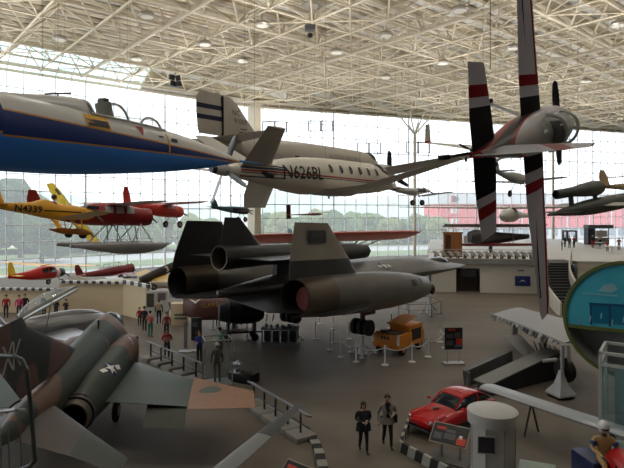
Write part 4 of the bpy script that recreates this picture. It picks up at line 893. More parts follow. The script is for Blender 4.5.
# =================== THINGS ON THE FLOOR ===================
def STRIPE(name,c1,c2,vec,freq,rough=.6,ph=0.0):
    m,nt,b=_new(name); d=nt.nodes.new('ShaderNodeVectorMath'); d.operation='DOT_PRODUCT'; nt.links.new(_obj(nt),d.inputs[0]); d.inputs[1].default_value=vec
    f=_math(nt,'GREATER_THAN',_math(nt,'FRACT',_math(nt,'MULTIPLY_ADD',d.outputs['Value'],freq,ph)),.5)
    nt.links.new(_mix(nt,f,C(c1),C(c2)),b.inputs['Base Color']); b.inputs['Roughness'].default_value=rough; return m
pale=M('pale_metal',(170,170,170),.45,.2,.05); bw=M('beige_wall',(206,186,150),.7,0,.05,.6); wm=M('white_wall',(206,200,186),.7,0,.04,.6)
post_m=M('post_white',(228,226,222),.5,0,.04); chrome=M('chrome',(190,190,192),.2,.9,0)
orange=M('orange_paint2',(212,130,34),.4,0,.08,2)
# partition walls by the left glass
def wallseg(bm,a,b_,z,th=.2,z0=0):
    a=V((a[0],a[1],0));b_=V((b_[0],b_[1],0)); beam(bm,a+V((0,0,(z+z0)/2)),b_+V((0,0,(z+z0)/2)),th,z-z0)
def XD(px,d): return ((px-CX)/F*d,d)
b=NB(); wallseg(b,XD(-60,42.5),XD(60,41.6),1.75); wallseg(b,XD(60,41.6),XD(124,41),2.35); wallseg(b,XD(124,41),XD(148,38.6),2.4); struct('wall_partition',b,bw)
b=NB(); wallseg(b,XD(-60,42.3),XD(60,41.4),1.95,.3,1.76); wallseg(b,XD(60,41.4),XD(124,40.8),2.55,.3,2.36); wallseg(b,XD(124,40.8),XD(150,38.2),2.66,.3,2.41); struct('trim_4',b,STRIPE('rail_slots',(206,204,198),(52,50,48),(1,.3,0),1.7))
bd=thing('poster_board','white poster board with two photographs at the right end of the beige partition','board',(*XD(157,38),0),math.radians(8))
b=NB(); box(b,(0,0,1.3),(1.55,.08,1.9)); obj('panel',b,M('board_white',(206,206,202),.6,0,.03),bd)
for nm,x,z,w_,h_,c_ in(('photograph',-.45,1.6,.5,.95,(44,44,34)),('photograph',.32,1.85,.55,.5,(120,104,130))):
    b=NB(); box(b,(x,-.05,z),(w_,.03,h_)); ph=obj(nm,b,M('photo_print_%d'%int(x*10),c_,.4,0,.3,3,rgb2=(110,104,84)),bd)
for x in(-.6,.6):
    b=NB(); box(b,(x,0,.18),(.06,.3,.36)); obj('foot',b,pale,bd)
bd=thing('display_box','beige display box with green stripes behind the visitors at the partition end','box',(*XD(180,37.5),0),math.radians(5))
b=NB(); box(b,(0,0,.75),(1.1,.9,1.5),bev=.02); bx=obj('body',b,bw,bd)
for z in(.75,.5): 
    b=NB(); box(b,(.1,-.46,z),(.8,.02,.12)); obj('stripe',b,M('stripe_green',(70,96,92),.6),bd)
# brown hull with gold lettering
h=thing('brown_hull','dark brown rounded hull with gold lettering and a white bird emblem behind the black engine','boat',(*XD(196,36),0),0)
b=NB(); loft(b,[(-.8,0,1.45,.3,.7,.5,3),(0,0,1.45,.75,.72,.78,3),(1.4,0,1.45,.85,.72,.8,3),(2.8,0,1.45,.85,.72,.72,3),(3.6,0,1.5,.7,.68,.5,3)],20,3); hu=obj('hull',b,M('hull_brown',(86,44,32),.5,0,.1),h)
text(h,'hull_lettering','CLAIRE',.36,(1.05,-2,1.72),(1,0,.08),(0,0,1),M('gold_letter',(168,128,60),.5,0,0),hu,.015)
decal(h,'bird_emblem',[(-.55,.18),(-.1,.0),(0,-.1),(.1,0),(.45,.28),(.12,.12),(0,.06),(-.1,.1)][::1],(0.1,-2,1.9),(1,0,0),(0,0,1),txt_w,hu,.015)
for x in(0,2.6):
    b=NB(); box(b,(x,0,.35),(.2,1.2,.7)); obj('cradle',b,darkm,h)
# dark info board (left of mannequin case)
def board(name,label,p,rz,w_,h_,z0,col,col2,group=None,heading=None):
    t=thing(name,label,'sign',p,rz,group)
    b=NB(); box(b,(0,0,z0+h_/2),(w_,.06,h_),bev=.01); pn=obj('panel',b,M('panel_black',(30,30,32),.4,0,.1),t)
    for k,(x,z,a,c) in enumerate(col2): 
        b=NB(); box(b,(x*w_,-.034,z0+z*h_),(a*w_,.01,c*h_)); obj('printed_block',b,col[k%len(col)],t)
    for x in(-.32,.32):
        b=NB(); tube(b,(x*w_,0.05,.04),(x*w_,0.05,z0+h_*.6),.03,8); obj('post',b,pale,t)
    b=NB(); box(b,(0,0.02,.04),(w_*1.15,.5,.08),bev=.015); obj('base_plate',b,pale,t)
    if heading:
        b=NB(); box(b,(-.1*w_,-.034,z0+h_*.9),(.4*w_,.01,.09)); obj('heading_block',b,col[2],t)
    return t
srd=M('sign_red',(206,62,36),.5,0,.05); sgr=M('sign_grey',(96,96,100),.5,0,.2,8); sbl=M('sign_blue',(64,110,140),.5,0,.1)
p=G(453.5,364); board('information_sign','black upright sign with red corner on two posts right of the orange cart','' or p,math.radians(4),.93,1.12,.75,[sgr,sgr,srd,sbl,sgr],[(-.22,.62,.4,.2),(-.22,.3,.4,.22),(.3,.35,.34,.3),(.24,.16,.4,.12),(.22,.66,.34,.24)],heading=True)
p=G(196.5,351.5); board('information_sign','dark upright sign board behind the visitor in the blue jacket','' or p,math.radians(-12),.62,1.3,.6,[sgr,M('sign_dim_red',(96,52,48),.5)],[(-.15,.7,.5,.2),(.15,.35,.5,.2)])
p=G(185.5,352); t=thing('sign_stand','narrow white upright stand left of the dark sign board','stand',p,0)
b=NB(); box(b,(0,0,.95),(.2,.06,1.5),bev=.01); obj('panel',b,M('stand_white',(150,152,156),.5),t); b=NB(); box(b,(0,0,.03),(.7,.5,.06)); obj('base_plate',b,pale,t)
# stanchions and chains
def stanchion(px,py,label,first=[None]):
    p=G(px,py)
    if first[0] is None:
        t=thing('barrier_post',label,'post',p,0,'white barrier posts')
        b=NB(); lathe(b,[(0,.19),(.03,.19),(.06,.06)],up_at(0,0,0),16); obj('base',b,post_m,t)
        b=NB(); tube(b,(0,0,.04),(0,0,.95),.035,10); obj('pole',b,post_m,t)
        b=NB(); ball(b,(0,0,.97),.05); obj('cap',b,post_m,t)
        first[0]=t; return t
    return dup(first[0],p,None,label)
ST=[(341,357,'white barrier post leftmost in the chain in front of the orange cart'),(356,362,'white barrier post in front of the near jack of the black jet'),(385,365,'white barrier post nearest the camera, before the orange cart'),(412,362,'white barrier post at the right front corner of the orange cart'),(428,357,'white barrier post between the orange cart and the upright sign'),(445,348,'white barrier post behind the upright sign'),(440,342,'white barrier post behind the orange cart, near the nose railing'),
(330,350,'white barrier post left of the near jack, tallest-looking of its cluster'),(333.5,343,'white barrier post in the middle of the cluster left of the near jack'),(319.5,324,'small far barrier post under the jet belly'),(315.5,339,'white barrier post right of the engine stand'),(333,329,'far barrier post behind the cluster under the jet'),(349,339,'white barrier post just left of the near jack legs'),(298,342,'white barrier post at the right end of the grey engine stand'),(247,340,'white barrier post under the black engine'),(213,329,'far white barrier post below the brown hull'),(226,333,'white barrier post at the left end of the black engine')]
SP=[]
for px,py,lb in ST: stanchion(px,py,lb); SP.append(G(px,py))
def chain(a,b_,label,sag=.22):
    a=a+V((0,0,.9));b_=b_+V((0,0,.9)); b=NB(); n=14
    pts=[a.lerp(b_,k/n)-V((0,0,sag*4*(k/n)*(1-k/n))) for k in range(n+1)]
    ptube(b,pts,.022,6); tag(obj('barrier_chain',b,post_m),label,'chain','white barrier chains')
for i,lb in((0,'left of the jack'),(1,'under the orange cart rear'),(2,'along the orange cart front'),(3,'right of the orange cart'),(4,'toward the upright sign'),(5,'behind the upright sign')):
    chain(SP[i],SP[i+1],'white barrier chain hanging between posts, '+lb)
# hexagonal railing round the nose gear
t=thing('nose_railing','thin black hexagonal railing round the nose wheels of the black jet','railing',G(420,312))
o_=t.location.copy()
HP=[G(398.7,314.5),G(409,317.6),G(431.6,317),G(441,313.6),G(431,308.5),G(407,309)]
for p in HP:
    b=NB(); tube(b,p-o_,p-o_+V((0,0,.98)),.025,8); lathe(b,[(0,.12),(.02,.12)],Matrix.Translation(p-o_)@UPX,10); obj('post',b,black,t)
b=NB()
for a,c in zip(HP,HP[1:]+HP[:1]): tube(b,a-o_+V((0,0,.96)),c-o_+V((0,0,.96)),.02,6); tube(b,a-o_+V((0,0,.5)),c-o_+V((0,0,.5)),.01,6)
obj('rail',b,black,t)
# orange start cart
c0=G(400,358); uf=(G(371,353)-c0); us=(G(425,348)-c0); us.normalize(); ctr=c0+uf*.5+us*1.42
t=thing('start_cart','orange ground start cart with raised slanted lid and open side, behind the chain','cart',(ctr.x,ctr.y,0),math.atan2(us.y,us.x))
b=NB(); box(b,(0,0,.78),(2.8,1.7,.75),bev=.06); obj('body',b,orange,t)
b=NB(); box(b,(.55,-.15,1.32),(1.5,1.3,.36),(0,0,0),bev=.04); eh=obj('engine_housing',b,orange,t)
b=NB(); box(b,(.45,.05,1.66),(1.75,.95,.07),(.0,-.16,0),bev=.01); obj('slanted_lid',b,orange,t)
b=NB(); box(b,(.5,-.84,.98),(1.0,.05,.62)); obj('side_opening',b,M('cart_dark',(30,28,26),.7),t)  # dark plate standing in for the shade inside the open side
b=NB(); box(b,(-.85,0,1.18),(.9,1.4,.06)); box(b,(-.95,.25,1.25),(.5,.35,.12)); obj('deck_plate',b,M('cart_deck',(84,72,60),.6),t)
for y in(-.8,.8):
    b=NB(); box(b,(-1.405,y,.92),(.04,.13,.56)); obj('reflector_strip',b,M('reflector_white',(226,226,222),.4),t)
for y in(-.42,.45):
    b=NB(); lathe(b,[(0,.06),(.03,.06)],Matrix.Translation((-1.44,y,.5)),12); obj('tail_lamp',b,M('lamp_red',(236,50,40),.3,0,0),t)
for x in(-.85,.95):
    for y in(-.72,.72):
        b=NB(); lathe(b,[(-.11,.14),(-.11,.25),(-.07,.3),(.07,.3),(.11,.25),(.11,.14)],Matrix.Translation((x,y,.3))@Matrix.Rotation(pi/2,4,'Z'),18); w=obj('wheel',b,rubber,t)
        b=NB(); lathe(b,[(-.115,.13),(.115,.13)],Matrix.Translation((x,y,.3))@Matrix.Rotation(pi/2,4,'Z'),12); obj('wheel_hub',b,orange,w)
for y in(-.18,.02,.2):
    b=NB(); box(b,(-1.405,y,.95),(.012,.13,.16)); obj('stencil_mark',b,M('cart_letter',(60,40,24),.6,0,0),t)
b=NB(); tube(b,(.2,.6,1.5),(.2,.6,1.95),.025); obj('aerial',b,darkm,t)
# engine stand and black engine under the jet
p=V((*XD(280,31.3),0)); t=thing('engine_stand','grey open-framed stand with four bays under the black jet','stand',(p.x,p.y+.3,0),math.radians(-6))
sg_=M('stand_grey',(120,124,124),.5,.2,.1)
for k in range(5):
    b=NB(); box(b,(-1.0+.5*k,-.36,.5),(.07,.07,1.0)); obj('post',b,sg_,t); b=NB(); box(b,(-1.0+.5*k,.36,.5),(.07,.07,1.0)); obj('post',b,sg_,t)
b=NB(); box(b,(0,0,1.02),(2.15,.85,.06)); obj('top',b,M('stand_top',(70,72,74),.5),t)
b=NB(); box(b,(0,0,.12),(2.1,.8,.24)); obj('plinth',b,sg_,t)
for k in range(4):
    b=NB(); box(b,(-.75+.5*k,.1,.55),(.38,.4,.6),bev=.03); obj('battery_box',b,M('stand_dark',(40,42,46),.5),t)
for k in range(6):
    b=NB(); lathe(b,[(0,.1),(.14,.1),(.2,.03)],up_at(-.85+.33*k,.1*(-1)**k,1.05),10); obj('fitting',b,sg_,t)
t=thing('jet_engine','large black jet engine on a low trolley under the far side of the black jet','engine',(*XD(241,32.9),0),math.radians(14))
b=NB(); lathe(b,[(-1.35,.45),(-1.3,.52),(-.9,.62),(-.3,.74),(.5,.76),(1.1,.66),(1.35,.5)],Matrix.Translation((0,0,1.75)),24); en=obj('engine_casing',b,M('engine_black',(20,20,22),.7,0,.1),t)
for x in(-.7,0,.8):
    b=NB(); lathe(b,[(-.04,.79),(.04,.79)],Matrix.Translation((x,0,1.75)),24); obj('flange_ring',b,M('engine_black',(20,20,22),.7),en)
b=NB(); box(b,(0,0,.55),(2.4,.9,.1)); obj('trolley_frame',b,darkm,t)
for x in(-.8,.8):
    b=NB(); box(b,(x,0,.85),(.12,1.1,.55)); obj('cradle',b,darkm,t)
    for y in(-.45,.45):
        b=NB(); lathe(b,[(-.06,.22),(.06,.22)],Matrix.Translation((x,y,.23))@Matrix.Rotation(pi/2,4,'Z'),14); obj('wheel',b,rubber,t); 
        b=NB(); tube(b,(x,y,.23),(x,y,.55),.05); obj('axle_post',b,darkm,t)
for x in(1.5,1.9):
    b=NB(); box(b,(x,-.5,1.35),(.08,.02,.42),(0,.2,0)); obj('remove_tag',b,M('tag_white',(226,226,222),.6),t)
# railing round the camouflaged jet
def railing(label,a,c,n):
    t=thing('guard_railing',label,'railing',a,0,'grey guard railings round the camouflaged jet'); d=c-a
    rb=M('rail_steel',(120,122,124),.4,.4)
    for k in range(n):
        q=d*((k+.4)/n)
        b=NB(); box(b,q+V((0,0,.46)),(.07,.07,.85)); obj('post',b,M('rail_dark',(70,70,72),.4,.4),t)
        b=NB(); box(b,q+V((0,0,.09)),(.85,.8,.18),(0,0,math.atan2(d.y,d.x)),bev=.03); obj('concrete_foot',b,M('foot_concrete',(150,146,138),.8,0,.08),t)
    b=NB(); beam(b,V((0,0,.9)),d+V((0,0,.9)),.26,.05,up=(.25,.3,1)); obj('top_rail',b,rb,t)
    b=NB(); beam(b,V((0,0,.5)),d+V((0,0,.5)),.05,.05); obj('mid_rail',b,rb,t)
railing('grey guard railing with pale feet beyond the camouflaged wing, in front of the red-vest visitor',G(147,358),G(204,384),5)
railing('grey guard railing with pale feet by the brown wingtip, ending at the striped kerb',G(250,404),G(309,443),5)
# mannequin case
p=G(216,386); cse=thing('display_case','open glass display case with thin pale frame, holding the flight-suit dummy','case',(p.x,p.y+.3,0),math.radians(18))
b=NB(); box(b,(0,0,.05),(1.25,1.1,.1),bev=.01); obj('base',b,pale,cse)
for x in(-.6,.6):
    for y in(-.52,.52):
        b=NB(); box(b,(x,y,1.08),(.045,.045,2.0)); obj('corner_post',b,M('frame_pale',(168,172,172),.4,.2),cse)
b=NB()
for z in(2.08,):
    for x in(-.6,.6): beam(b,(x,-.54,z),(x,.54,z),.05,.05)
    for y in(-.52,.52): beam(b,(-.62,y,z),(.62,y,z),.05,.05)
obj('top_frame',b,M('frame_pale',(168,172,172),.4,.2),cse)
g_=GLASS('case_glass',(.95,.97,.97),gl=.06)
for s_,r_ in(((0,-.52,1.08),(1.15,.006,1.95)),((0,.52,1.08),(1.15,.006,1.95)),((-.6,0,1.08),(.006,1.0,1.95))):
    b=NB(); box(b,s_,r_); obj('glass_pane',b,g_,cse)
p=G(243,383); t=thing('display_tray','low black tray of small parts under a clear cover, beside the dummy case','tray',(p.x,p.y+.3,0),math.radians(-28))
b=NB(); box(b,(0,0,.2),(1.25,.75,.4),bev=.02); obj('tray',b,black,t)
b=NB(); box(b,(0,0,.62),(1.2,.7,.38)); obj('clear_cover',b,g_,t)
for k in range(6):
    b=NB(); box(b,(-.45+.18*k,.12*(-1)**k,.43),(.14,.1,.06),(0,0,k),bev=.01); obj('small_part',b,M('part_brown',(120,84,64),.6),t)
# striped kerb
KP=[G(x,y) for x,y in((306,433),(311.5,439),(316.5,447),(320,457),(323,470),(325,490))]
b=NB()
m_=[M('kerb_black',(36,36,36),.7),M('kerb_white',(164,160,150),.7)]
full=[]
for a,c in zip(KP,KP[1:]): full+= [a.lerp(c,k/2) for k in range(2)]
full.append(KP[-1])
for i,(a,c) in enumerate(zip(full,full[1:])): beam(b,a+V((0,0,.06)),c+V((0,0,.06)),.3,.12,mi=i%2)
tag(obj('striped_kerb',b,m_,sharp=0),'curving black and white striped kerb at the end of the guard railing','kerb')
# rotor and helicopter below the viewpoint
hub=V((-2.5,4.6,4.2)); tip=P(302,404,10.2); tip.z=4.22
t=thing('helicopter','grey helicopter standing below the balcony, one rotor blade reaching into view at the bottom','helicopter',(hub.x,hub.y,0),math.radians(-60))
inv=t.matrix_basis.inverted() if 0 else (Matrix.Translation(t.location)@t.rotation_euler.to_matrix().to_4x4()).inverted()
hl_=inv@hub; tl_=inv@tip
bsch=None
def blade(root,h_,e_,mat):
    d=(e_-h_); L=d.length; d.normalize(); s_=V((0,0,1)).cross(d); b=NB()
    foil(b,[(h_+d*(L*f)+s_*c*.35,h_+d*(L*f)-s_*c*.65,.07*c/.4,(0,0,1)) for f,c in((.05,.14),(.12,.27),(.6,.3),(.85,.24),(.97,.13),(1,.05))]); return obj('rotor_blade',b,mat,root)
dv=(tl_-hl_).normalized()
m,nt,bb_=_new('blade_paint'); dd=nt.nodes.new('ShaderNodeVectorMath'); dd.operation='DOT_PRODUCT'; nt.links.new(_obj(nt),dd.inputs[0]); dd.inputs[1].default_value=tuple(dv)
val=_math(nt,'SUBTRACT',dd.outputs['Value'],hl_.dot(dv)); Lb=(tl_-hl_).length
t1=_math(nt,'MULTIPLY',_math(nt,'GREATER_THAN',val,Lb*.5),_math(nt,'LESS_THAN',val,Lb*.73))
nt.links.new(_mix(nt,t1,C((48,50,52)),C((128,130,128))),bb_.inputs['Base Color']); bb_.inputs['Roughness'].default_value=.5
blade(t,hl_,tl_,m); blade(t,hl_,hl_*2-tl_,m)
b=NB(); tube(b,(0,0,2.3),hl_,.09,10); lathe(b,[(4.1,.2),(4.3,.2)],up_at(0,0,0),14); obj('rotor_mast',b,darkm,t)
b=NB(); loft(b,[(2.0,0,1.1,.1,.1,.1),(1.5,0,1.25,.6,.6,.6),(.4,0,1.4,.8,.95,.8),(-.8,0,1.5,.7,.8,.7),(-1.8,0,1.8,.25,.3,.3),(-6,0,2.0,.1,.12,.12)],18,3); obj('fuselage',b,M('heli_grey',(96,100,102),.5),t)
for y in(-.8,.8):
    b=NB(); tube(b,(1.4,y,.06),(-1.2,y,.06),.05); tube(b,(.6,y,.06),(.5,y*.6,.9),.04); tube(b,(-.6,y,.06),(-.5,y*.6,.9),.04); obj('skid',b,darkm,t)
# reading panels
def reading(label,p,rz,first=[None],wtext=None):
    if first[0] is None:
        t=thing('reading_panel',label,'sign',p,rz,'slanted reading panels on the floor')
        R_=(math.radians(38),0,0)
        b=NB(); box(b,(0,0,.78),(1.2,.72,.04),R_,bev=.008); obj('panel_frame',b,M('panel_rim',(170,160,140),.5),t)
        b=NB(); box(b,(0,-.018,.803),(1.12,.64,.02),R_); pn=obj('printed_face',b,M('panel_black',(30,30,32),.4),t)
        ml=Matrix.Translation((0,-.022,.81))@Euler(R_).to_matrix().to_4x4()
        for x,y,w_,h_,mm in((-.3,.16,.3,.1,srd),(-.36,-.12,.26,.22,sgr),(.02,-.08,.36,.2,sgr),(.02,.1,.3,.1,sgr),(.4,-.18,.28,.24,srd),(.36,-.04,.1,.12,txt_w)):
            b=NB(); g=bmesh.ops.create_cube(b,size=1); bmesh.ops.transform(b,matrix=ml@Matrix.LocRotScale(V((x,y,.006)),None,V((w_,h_,.012))),verts=b.verts); obj('printed_block',b,mm,pn)
        for x in(-.3,.3):
            b=NB(); tube(b,(x,.05,.04),(x,.05,.78),.045,8); obj('post',b,pale,t)
        b=NB(); box(b,(0,.05,.03),(1.3,.9,.06),bev=.015); obj('base_plate',b,M('plate_grey',(110,108,104),.6),t)
        first[0]=t; return t
    return dup(first[0],p,rz,label)
reading('slanted reading panel with black and orange print in front of the red car',(*XD(450,17.0),0),math.radians(-33))
reading('slanted orange reading panel cut by the bottom edge, right of the rotor blade tip',(*XD(298,14.3),0),math.radians(-40))
# kiosk
t=thing('kiosk','pale grey octagonal kiosk with a round cap and small screen beside the red car','kiosk',(*XD(492.5,15),0),math.radians(-12))
kg=M('kiosk_grey',(192,190,184),.55,0,.05)
b=NB(); lathe(b,[(0,.62),(2.05,.6)],up_at(0,0,0)@Matrix.Rotation(pi/8,4,'X'),8); kb=obj('column',b,kg,t,sharp=20)
b=NB(); lathe(b,[(1.98,.67),(2.3,.68),(2.34,.62),(2.4,.4),(2.42,.02)],up_at(0,0,0),32); obj('cap',b,kg,t)
b=NB(); box(b,(-.22,-.56,1.55),(.5,.06,.5),bev=.02); sc=obj('screen_frame',b,kg,t); b=NB(); box(b,(-.22,-.595,1.55),(.42,.01,.42)); obj('screen',b,M('screen_dark',(34,36,44),.15,0,.3,2,rgb2=(66,66,76)),sc)
for k in range(8):
    a=pi/8+k*pi/4; b=NB(); box(b,(.615*math.cos(a),.615*math.sin(a),1.0),(.015,.015,1.95)); obj('edge_bead',b,M('bead_grey',(124,122,118),.5),t)
# red car with wing
nose=G(417,438); hd=V((-.8,-.6,0)).normalized(); ctr=nose-hd*1.95
t=thing('red_car','small glossy red sports car facing the camera on the left of the kiosk','car',(ctr.x,ctr.y,0),math.atan2(hd.y,hd.x)); t.scale=(.93,.93,.93)
cr_=M('car_red',(196,20,28),.18,0,.04,1,.7)
b=NB(); loft(b,[(2.0,0,.5,.45,.12,.12,3),(1.85,0,.5,.66,.2,.22,3),(1.3,0,.52,.76,.3,.27,3),(.6,0,.54,.78,.36,.28,3.2),(-.6,0,.55,.78,.38,.28,3.2),(-1.5,0,.56,.76,.36,.26,3),(-1.95,0,.58,.6,.22,.2,3)],24,4); bd=obj('body',b,cr_,t)
b=NB(); loft(b,[(.62,0,.84,.6,.06,.05,3),(.1,0,.86,.62,.36,.05,3.2),(-.4,0,.88,.6,.42,.05,3.2),(-1.1,0,.88,.56,.34,.05,3),(-1.7,0,.86,.5,.06,.05,3)],24,4); obj('windows',b,darkg,t)
b=NB(); loft(b,[(.12,0,1.18,.5,.06,.05,3),(-.05,0,1.22,.56,.08,.05,3),(-.5,0,1.25,.56,.08,.06,3),(-1.05,0,1.18,.52,.08,.06,3),(-1.65,0,.92,.5,.06,.04,3)],20,3); obj('roof',b,cr_,t)
for sg in(1,-1):
    b=NB(); tube(b,(.62,.56*sg,.88),(.1,.54*sg,1.2),.035); obj('roof_pillar',b,cr_,t); b=NB(); tube(b,(-.75,.6*sg,.9),(-.75,.54*sg,1.2),.05); obj('roof_pillar',b,cr_,t)
    b=NB(); loft(b,[(1.95,.52*sg,.62,.08,.08,.08),(1.75,.52*sg,.66,.14,.14,.12),(1.2,.52*sg,.72,.12,.12,.1)],14,2); hp=obj('headlamp_pod',b,cr_,t)
    b=NB(); lathe(b,[(0,.1),(.04,.08),(.06,.01)],Matrix.Translation((1.92,.52*sg,.63)),14); obj('headlamp',b,chrome,hp)
    for x in(1.25,-1.25):
        b=NB(); lathe(b,[(-.1,.18),(-.1,.26),(-.06,.3),(.06,.3),(.1,.26),(.1,.18)],Matrix.Translation((x,.7*sg,.3))@Matrix.Rotation(pi/2,4,'Z'),20); w=obj('wheel',b,rubber,t)
        b=NB(); lathe(b,[(-.105,.17),(.105,.17)],Matrix.Translation((x,.7*sg,.3))@Matrix.Rotation(pi/2,4,'Z'),14); obj('hubcap',b,chrome,w)
    b=NB(); box(b,(.45,.86*sg,.95),(.1,.16,.1),bev=.03); obj('door_mirror',b,cr_,t)
b=NB(); box(b,(1.97,0,.42),(.06,1.0,.14),bev=.02); obj('grille',b,black,t)
b=NB(); tube(b,(2.03,-.5,.34),(2.03,.5,.34),.03); obj('bumper',b,black,t)
b=NB(); box(b,(1.0,0,.87),(.25,.16,.05),bev=.02); obj('bonnet_vent',b,darkm,t)
wg=thing('car_wing','long silver wing panel on trestles reaching from the red car roof past the kiosk','wing',(0,0,0))
a=V((6.35,20.3,1.2)); c=V((9.75,15.1,1.2)); d=(c-a).normalized(); s_=V((-d.y,d.x,0))
b=NB(); foil(b,[(a-s_*.1,a+s_*.75,.2,(0,0,1)),(c-s_*.1,c+s_*.75,.2,(0,0,1))]); obj('wing_panel',b,M('wing_silver',(172,176,178),.35,.3,.06),wg)
for f_ in(.3,.75):
    q=a+d*((c-a).length*f_)+s_*.4
    for k in(-.4,.4):
        b=NB(); tube(b,(q.x+k*s_.x,q.y+k*s_.y,0),(q.x,q.y,1.13),.035); obj('trestle_leg',b,darkm,wg)
b=NB(); tube(b,a+s_*.3-V((0,0,.1)),V((ctr.x+1.0,ctr.y+.9,1.0)),.04); obj('fold_strut',b,steel,wg)
# striped low barriers by the car
for a,c,lb in((G(401,452),G(452,480),'black and white striped low barrier running below the red car sign'),(G(400.5,451),G(409,427),'black and white striped low barrier end beside the red car nose')):
    b=NB(); d=c-a; beam(b,V((0,0,.17)),V((d.length,0,.17)),.09,.34); o=obj('striped_barrier',b,STRIPE('barrier_stripes_%d'%len(lb),(34,34,34),(172,170,162),(1,0,-.25),1.55 if d.length<3 else 1.5)); o.location=a; o.rotation_euler=(0,0,math.atan2(d.y,d.x)); tag(o,lb,'barrier','striped barriers round the red car')
# folded grey wing, beyond the car
t=thing('folded_wing','grey folded aircraft wing assembly lying behind the red car','wing',(8.6,24.8,0))
o_=V((8.6,24.8,0)); fg=M('navy_grey',(92,94,94),.5,.1,.12,1.5); fgl=M('navy_grey_light',(122,122,118),.5,.1,.1,1.5); fd=M('navy_dark',(34,36,36),.6,0,.1)
def prism2(name,pts,dv,mat):
    b=NB(); prism(b,[V(p)-o_ for p in pts],dv); return obj(name,b,mat,t,sharp=20)
prism2('outer_panel',[(6.95,24.1,0.02),(9.9,26.6,.02),(9.85,26.55,.98),(6.85,24.0,.72)],(-.12,.16,0),fg)
prism2('wing_box',[(7.6,22.9,.02),(11.6,25.3,.02),(11.6,25.3,1.25),(7.6,22.9,.42)],(-.4,.6,0),fd)
prism2('wing_skin',[(7.5,22.8,.44),(11.65,25.2,1.27),(11.2,25.95,1.27),(7.05,23.6,.44)],(0,0,.05),fgl)
prism2('raised_flap',[(9.55,26.9,1.55),(10.45,27.1,1.6),(10.9,25.9,.85),(10.3,25.6,.75)],(.02,.05,.06),fgl)
b=NB(); box(b,V((6.95,24.0,.35))-o_,(.12,.2,.66)); obj('hinge_rib',b,steel,t)
for k in range(5):
    b=NB(); tube(b,V((10.9+.25*k,25.9,.9))-o_,V((10.8+.25*k,26.3,1.5-.06*k))-o_,.03,6); obj('hydraulic_line',b,darkm,t)
t=thing('safety_pole','black pole with yellow ends standing behind the folded wing','pole',(*XD(545,26.6),0))
b=NB(); tube(b,(0,0,0),(0,0,1.42),.06,10); obj('shaft',b,black,t); b=NB(); tube(b,(0,0,1.36),(0,0,1.5),.075,10); obj('yellow_cap',b,M('cap_yellow',(206,164,40),.5),t); b=NB(); lathe(b,[(0,.3),(.05,.3),(.08,.08)],up_at(0,0,0),16); obj('foot',b,M('cap_yellow',(206,164,40),.5),t)
# white tattered wing on its landing gear
t=thing('torn_wing','white aircraft wing with torn trailing edge standing on its own main wheel','wing',(11.2,27,0)); o_=V((11.2,27,0))
tw=M('torn_wing_white',(142,141,136),.5,0,.08)
b=NB(); foil(b,[(V((12.9,33.2,1.9))-o_,V((10.4,31.0,1.95))-o_,.18,(0,0,1)),(V((13.4,28.5,2.1))-o_,V((10.6,27.2,2.1))-o_,.3,(0,0,1)),(V((13.8,24.4,2.2))-o_,V((10.7,22.9,2.25))-o_,.4,(0,0,1))]); obj('wing_panel',b,tw,t)
rr=random.Random(5)
for k in range(16):
    f_=k/16; q=V((10.4,31,1.93)).lerp(V((10.7,22.9,2.2)),f_)-o_; h_=.05+.22*rr.random()*(1-f_*.4)
    b=NB(); prism(b,[q+V((-.05,.3,.03)),q+V((-.12,-.28,.03)),q+V((-.16-.08*rr.random(),-.26,-h_)),q+V((-.12,.24,-h_*(.6+.6*rr.random())))],(.05,0,0)); obj('torn_skin',b,tw if k<9 else (darkm if k%2 else tw),t,sharp=10)
p=G(561,397); q=V((p.x+.15,p.y+.2,0))-o_
b=NB(); tube(b,q+V((0,0,.7)),q+V((0,0,2.15)),.085,12); tube(b,q+V((.3,0,1.0)),q+V((.25,0,2.1)),.07,10); tube(b,q+V((-.2,.1,1.5)),q+V((-.75,.2,1.4)),.08,8); lg=obj('landing_gear_leg',b,pale,t)
b=NB(); lathe(b,[(-.18,.25),(-.18,.45),(-.1,.52),(.1,.52),(.18,.45),(.18,.25)],Matrix.Translation(q+V((.22,.25,1.0)))@Matrix.Rotation(pi*.12,4,'Z'),22); w=obj('wheel',b,rubber,lg)
b=NB(); lathe(b,[(-.19,.22),(.19,.22)],Matrix.Translation(q+V((.22,.25,1.0)))@Matrix.Rotation(pi*.12,4,'Z'),16); obj('wheel_hub',b,darkm,lg)
b=NB(); box(b,V((13.3,31,.9))-o_,(.3,.3,1.8)); obj('support_post',b,pale,t)
b=NB(); box(b,V((12.0,32.0,.9))-o_,(.3,.3,1.75)); obj('support_post',b,pale,t)
t=thing('axle_stand','white pyramid-shaped stand under the torn wing wheel leg','jack',(p.x,p.y,0),.3)
b=NB(); lathe(b,[(.12,.62),(.2,.6),(.55,.28),(1.0,.12),(1.12,.1)],up_at(0,0,0)@Matrix.Rotation(pi/4,4,'X'),4); obj('body',b,M('jack_white',(196,198,200),.4),t,sharp=20)
for x in(-.35,.35):
    b=NB(); box(b,(x,0,.07),(.16,.6,.14)); obj('runner',b,black,t)
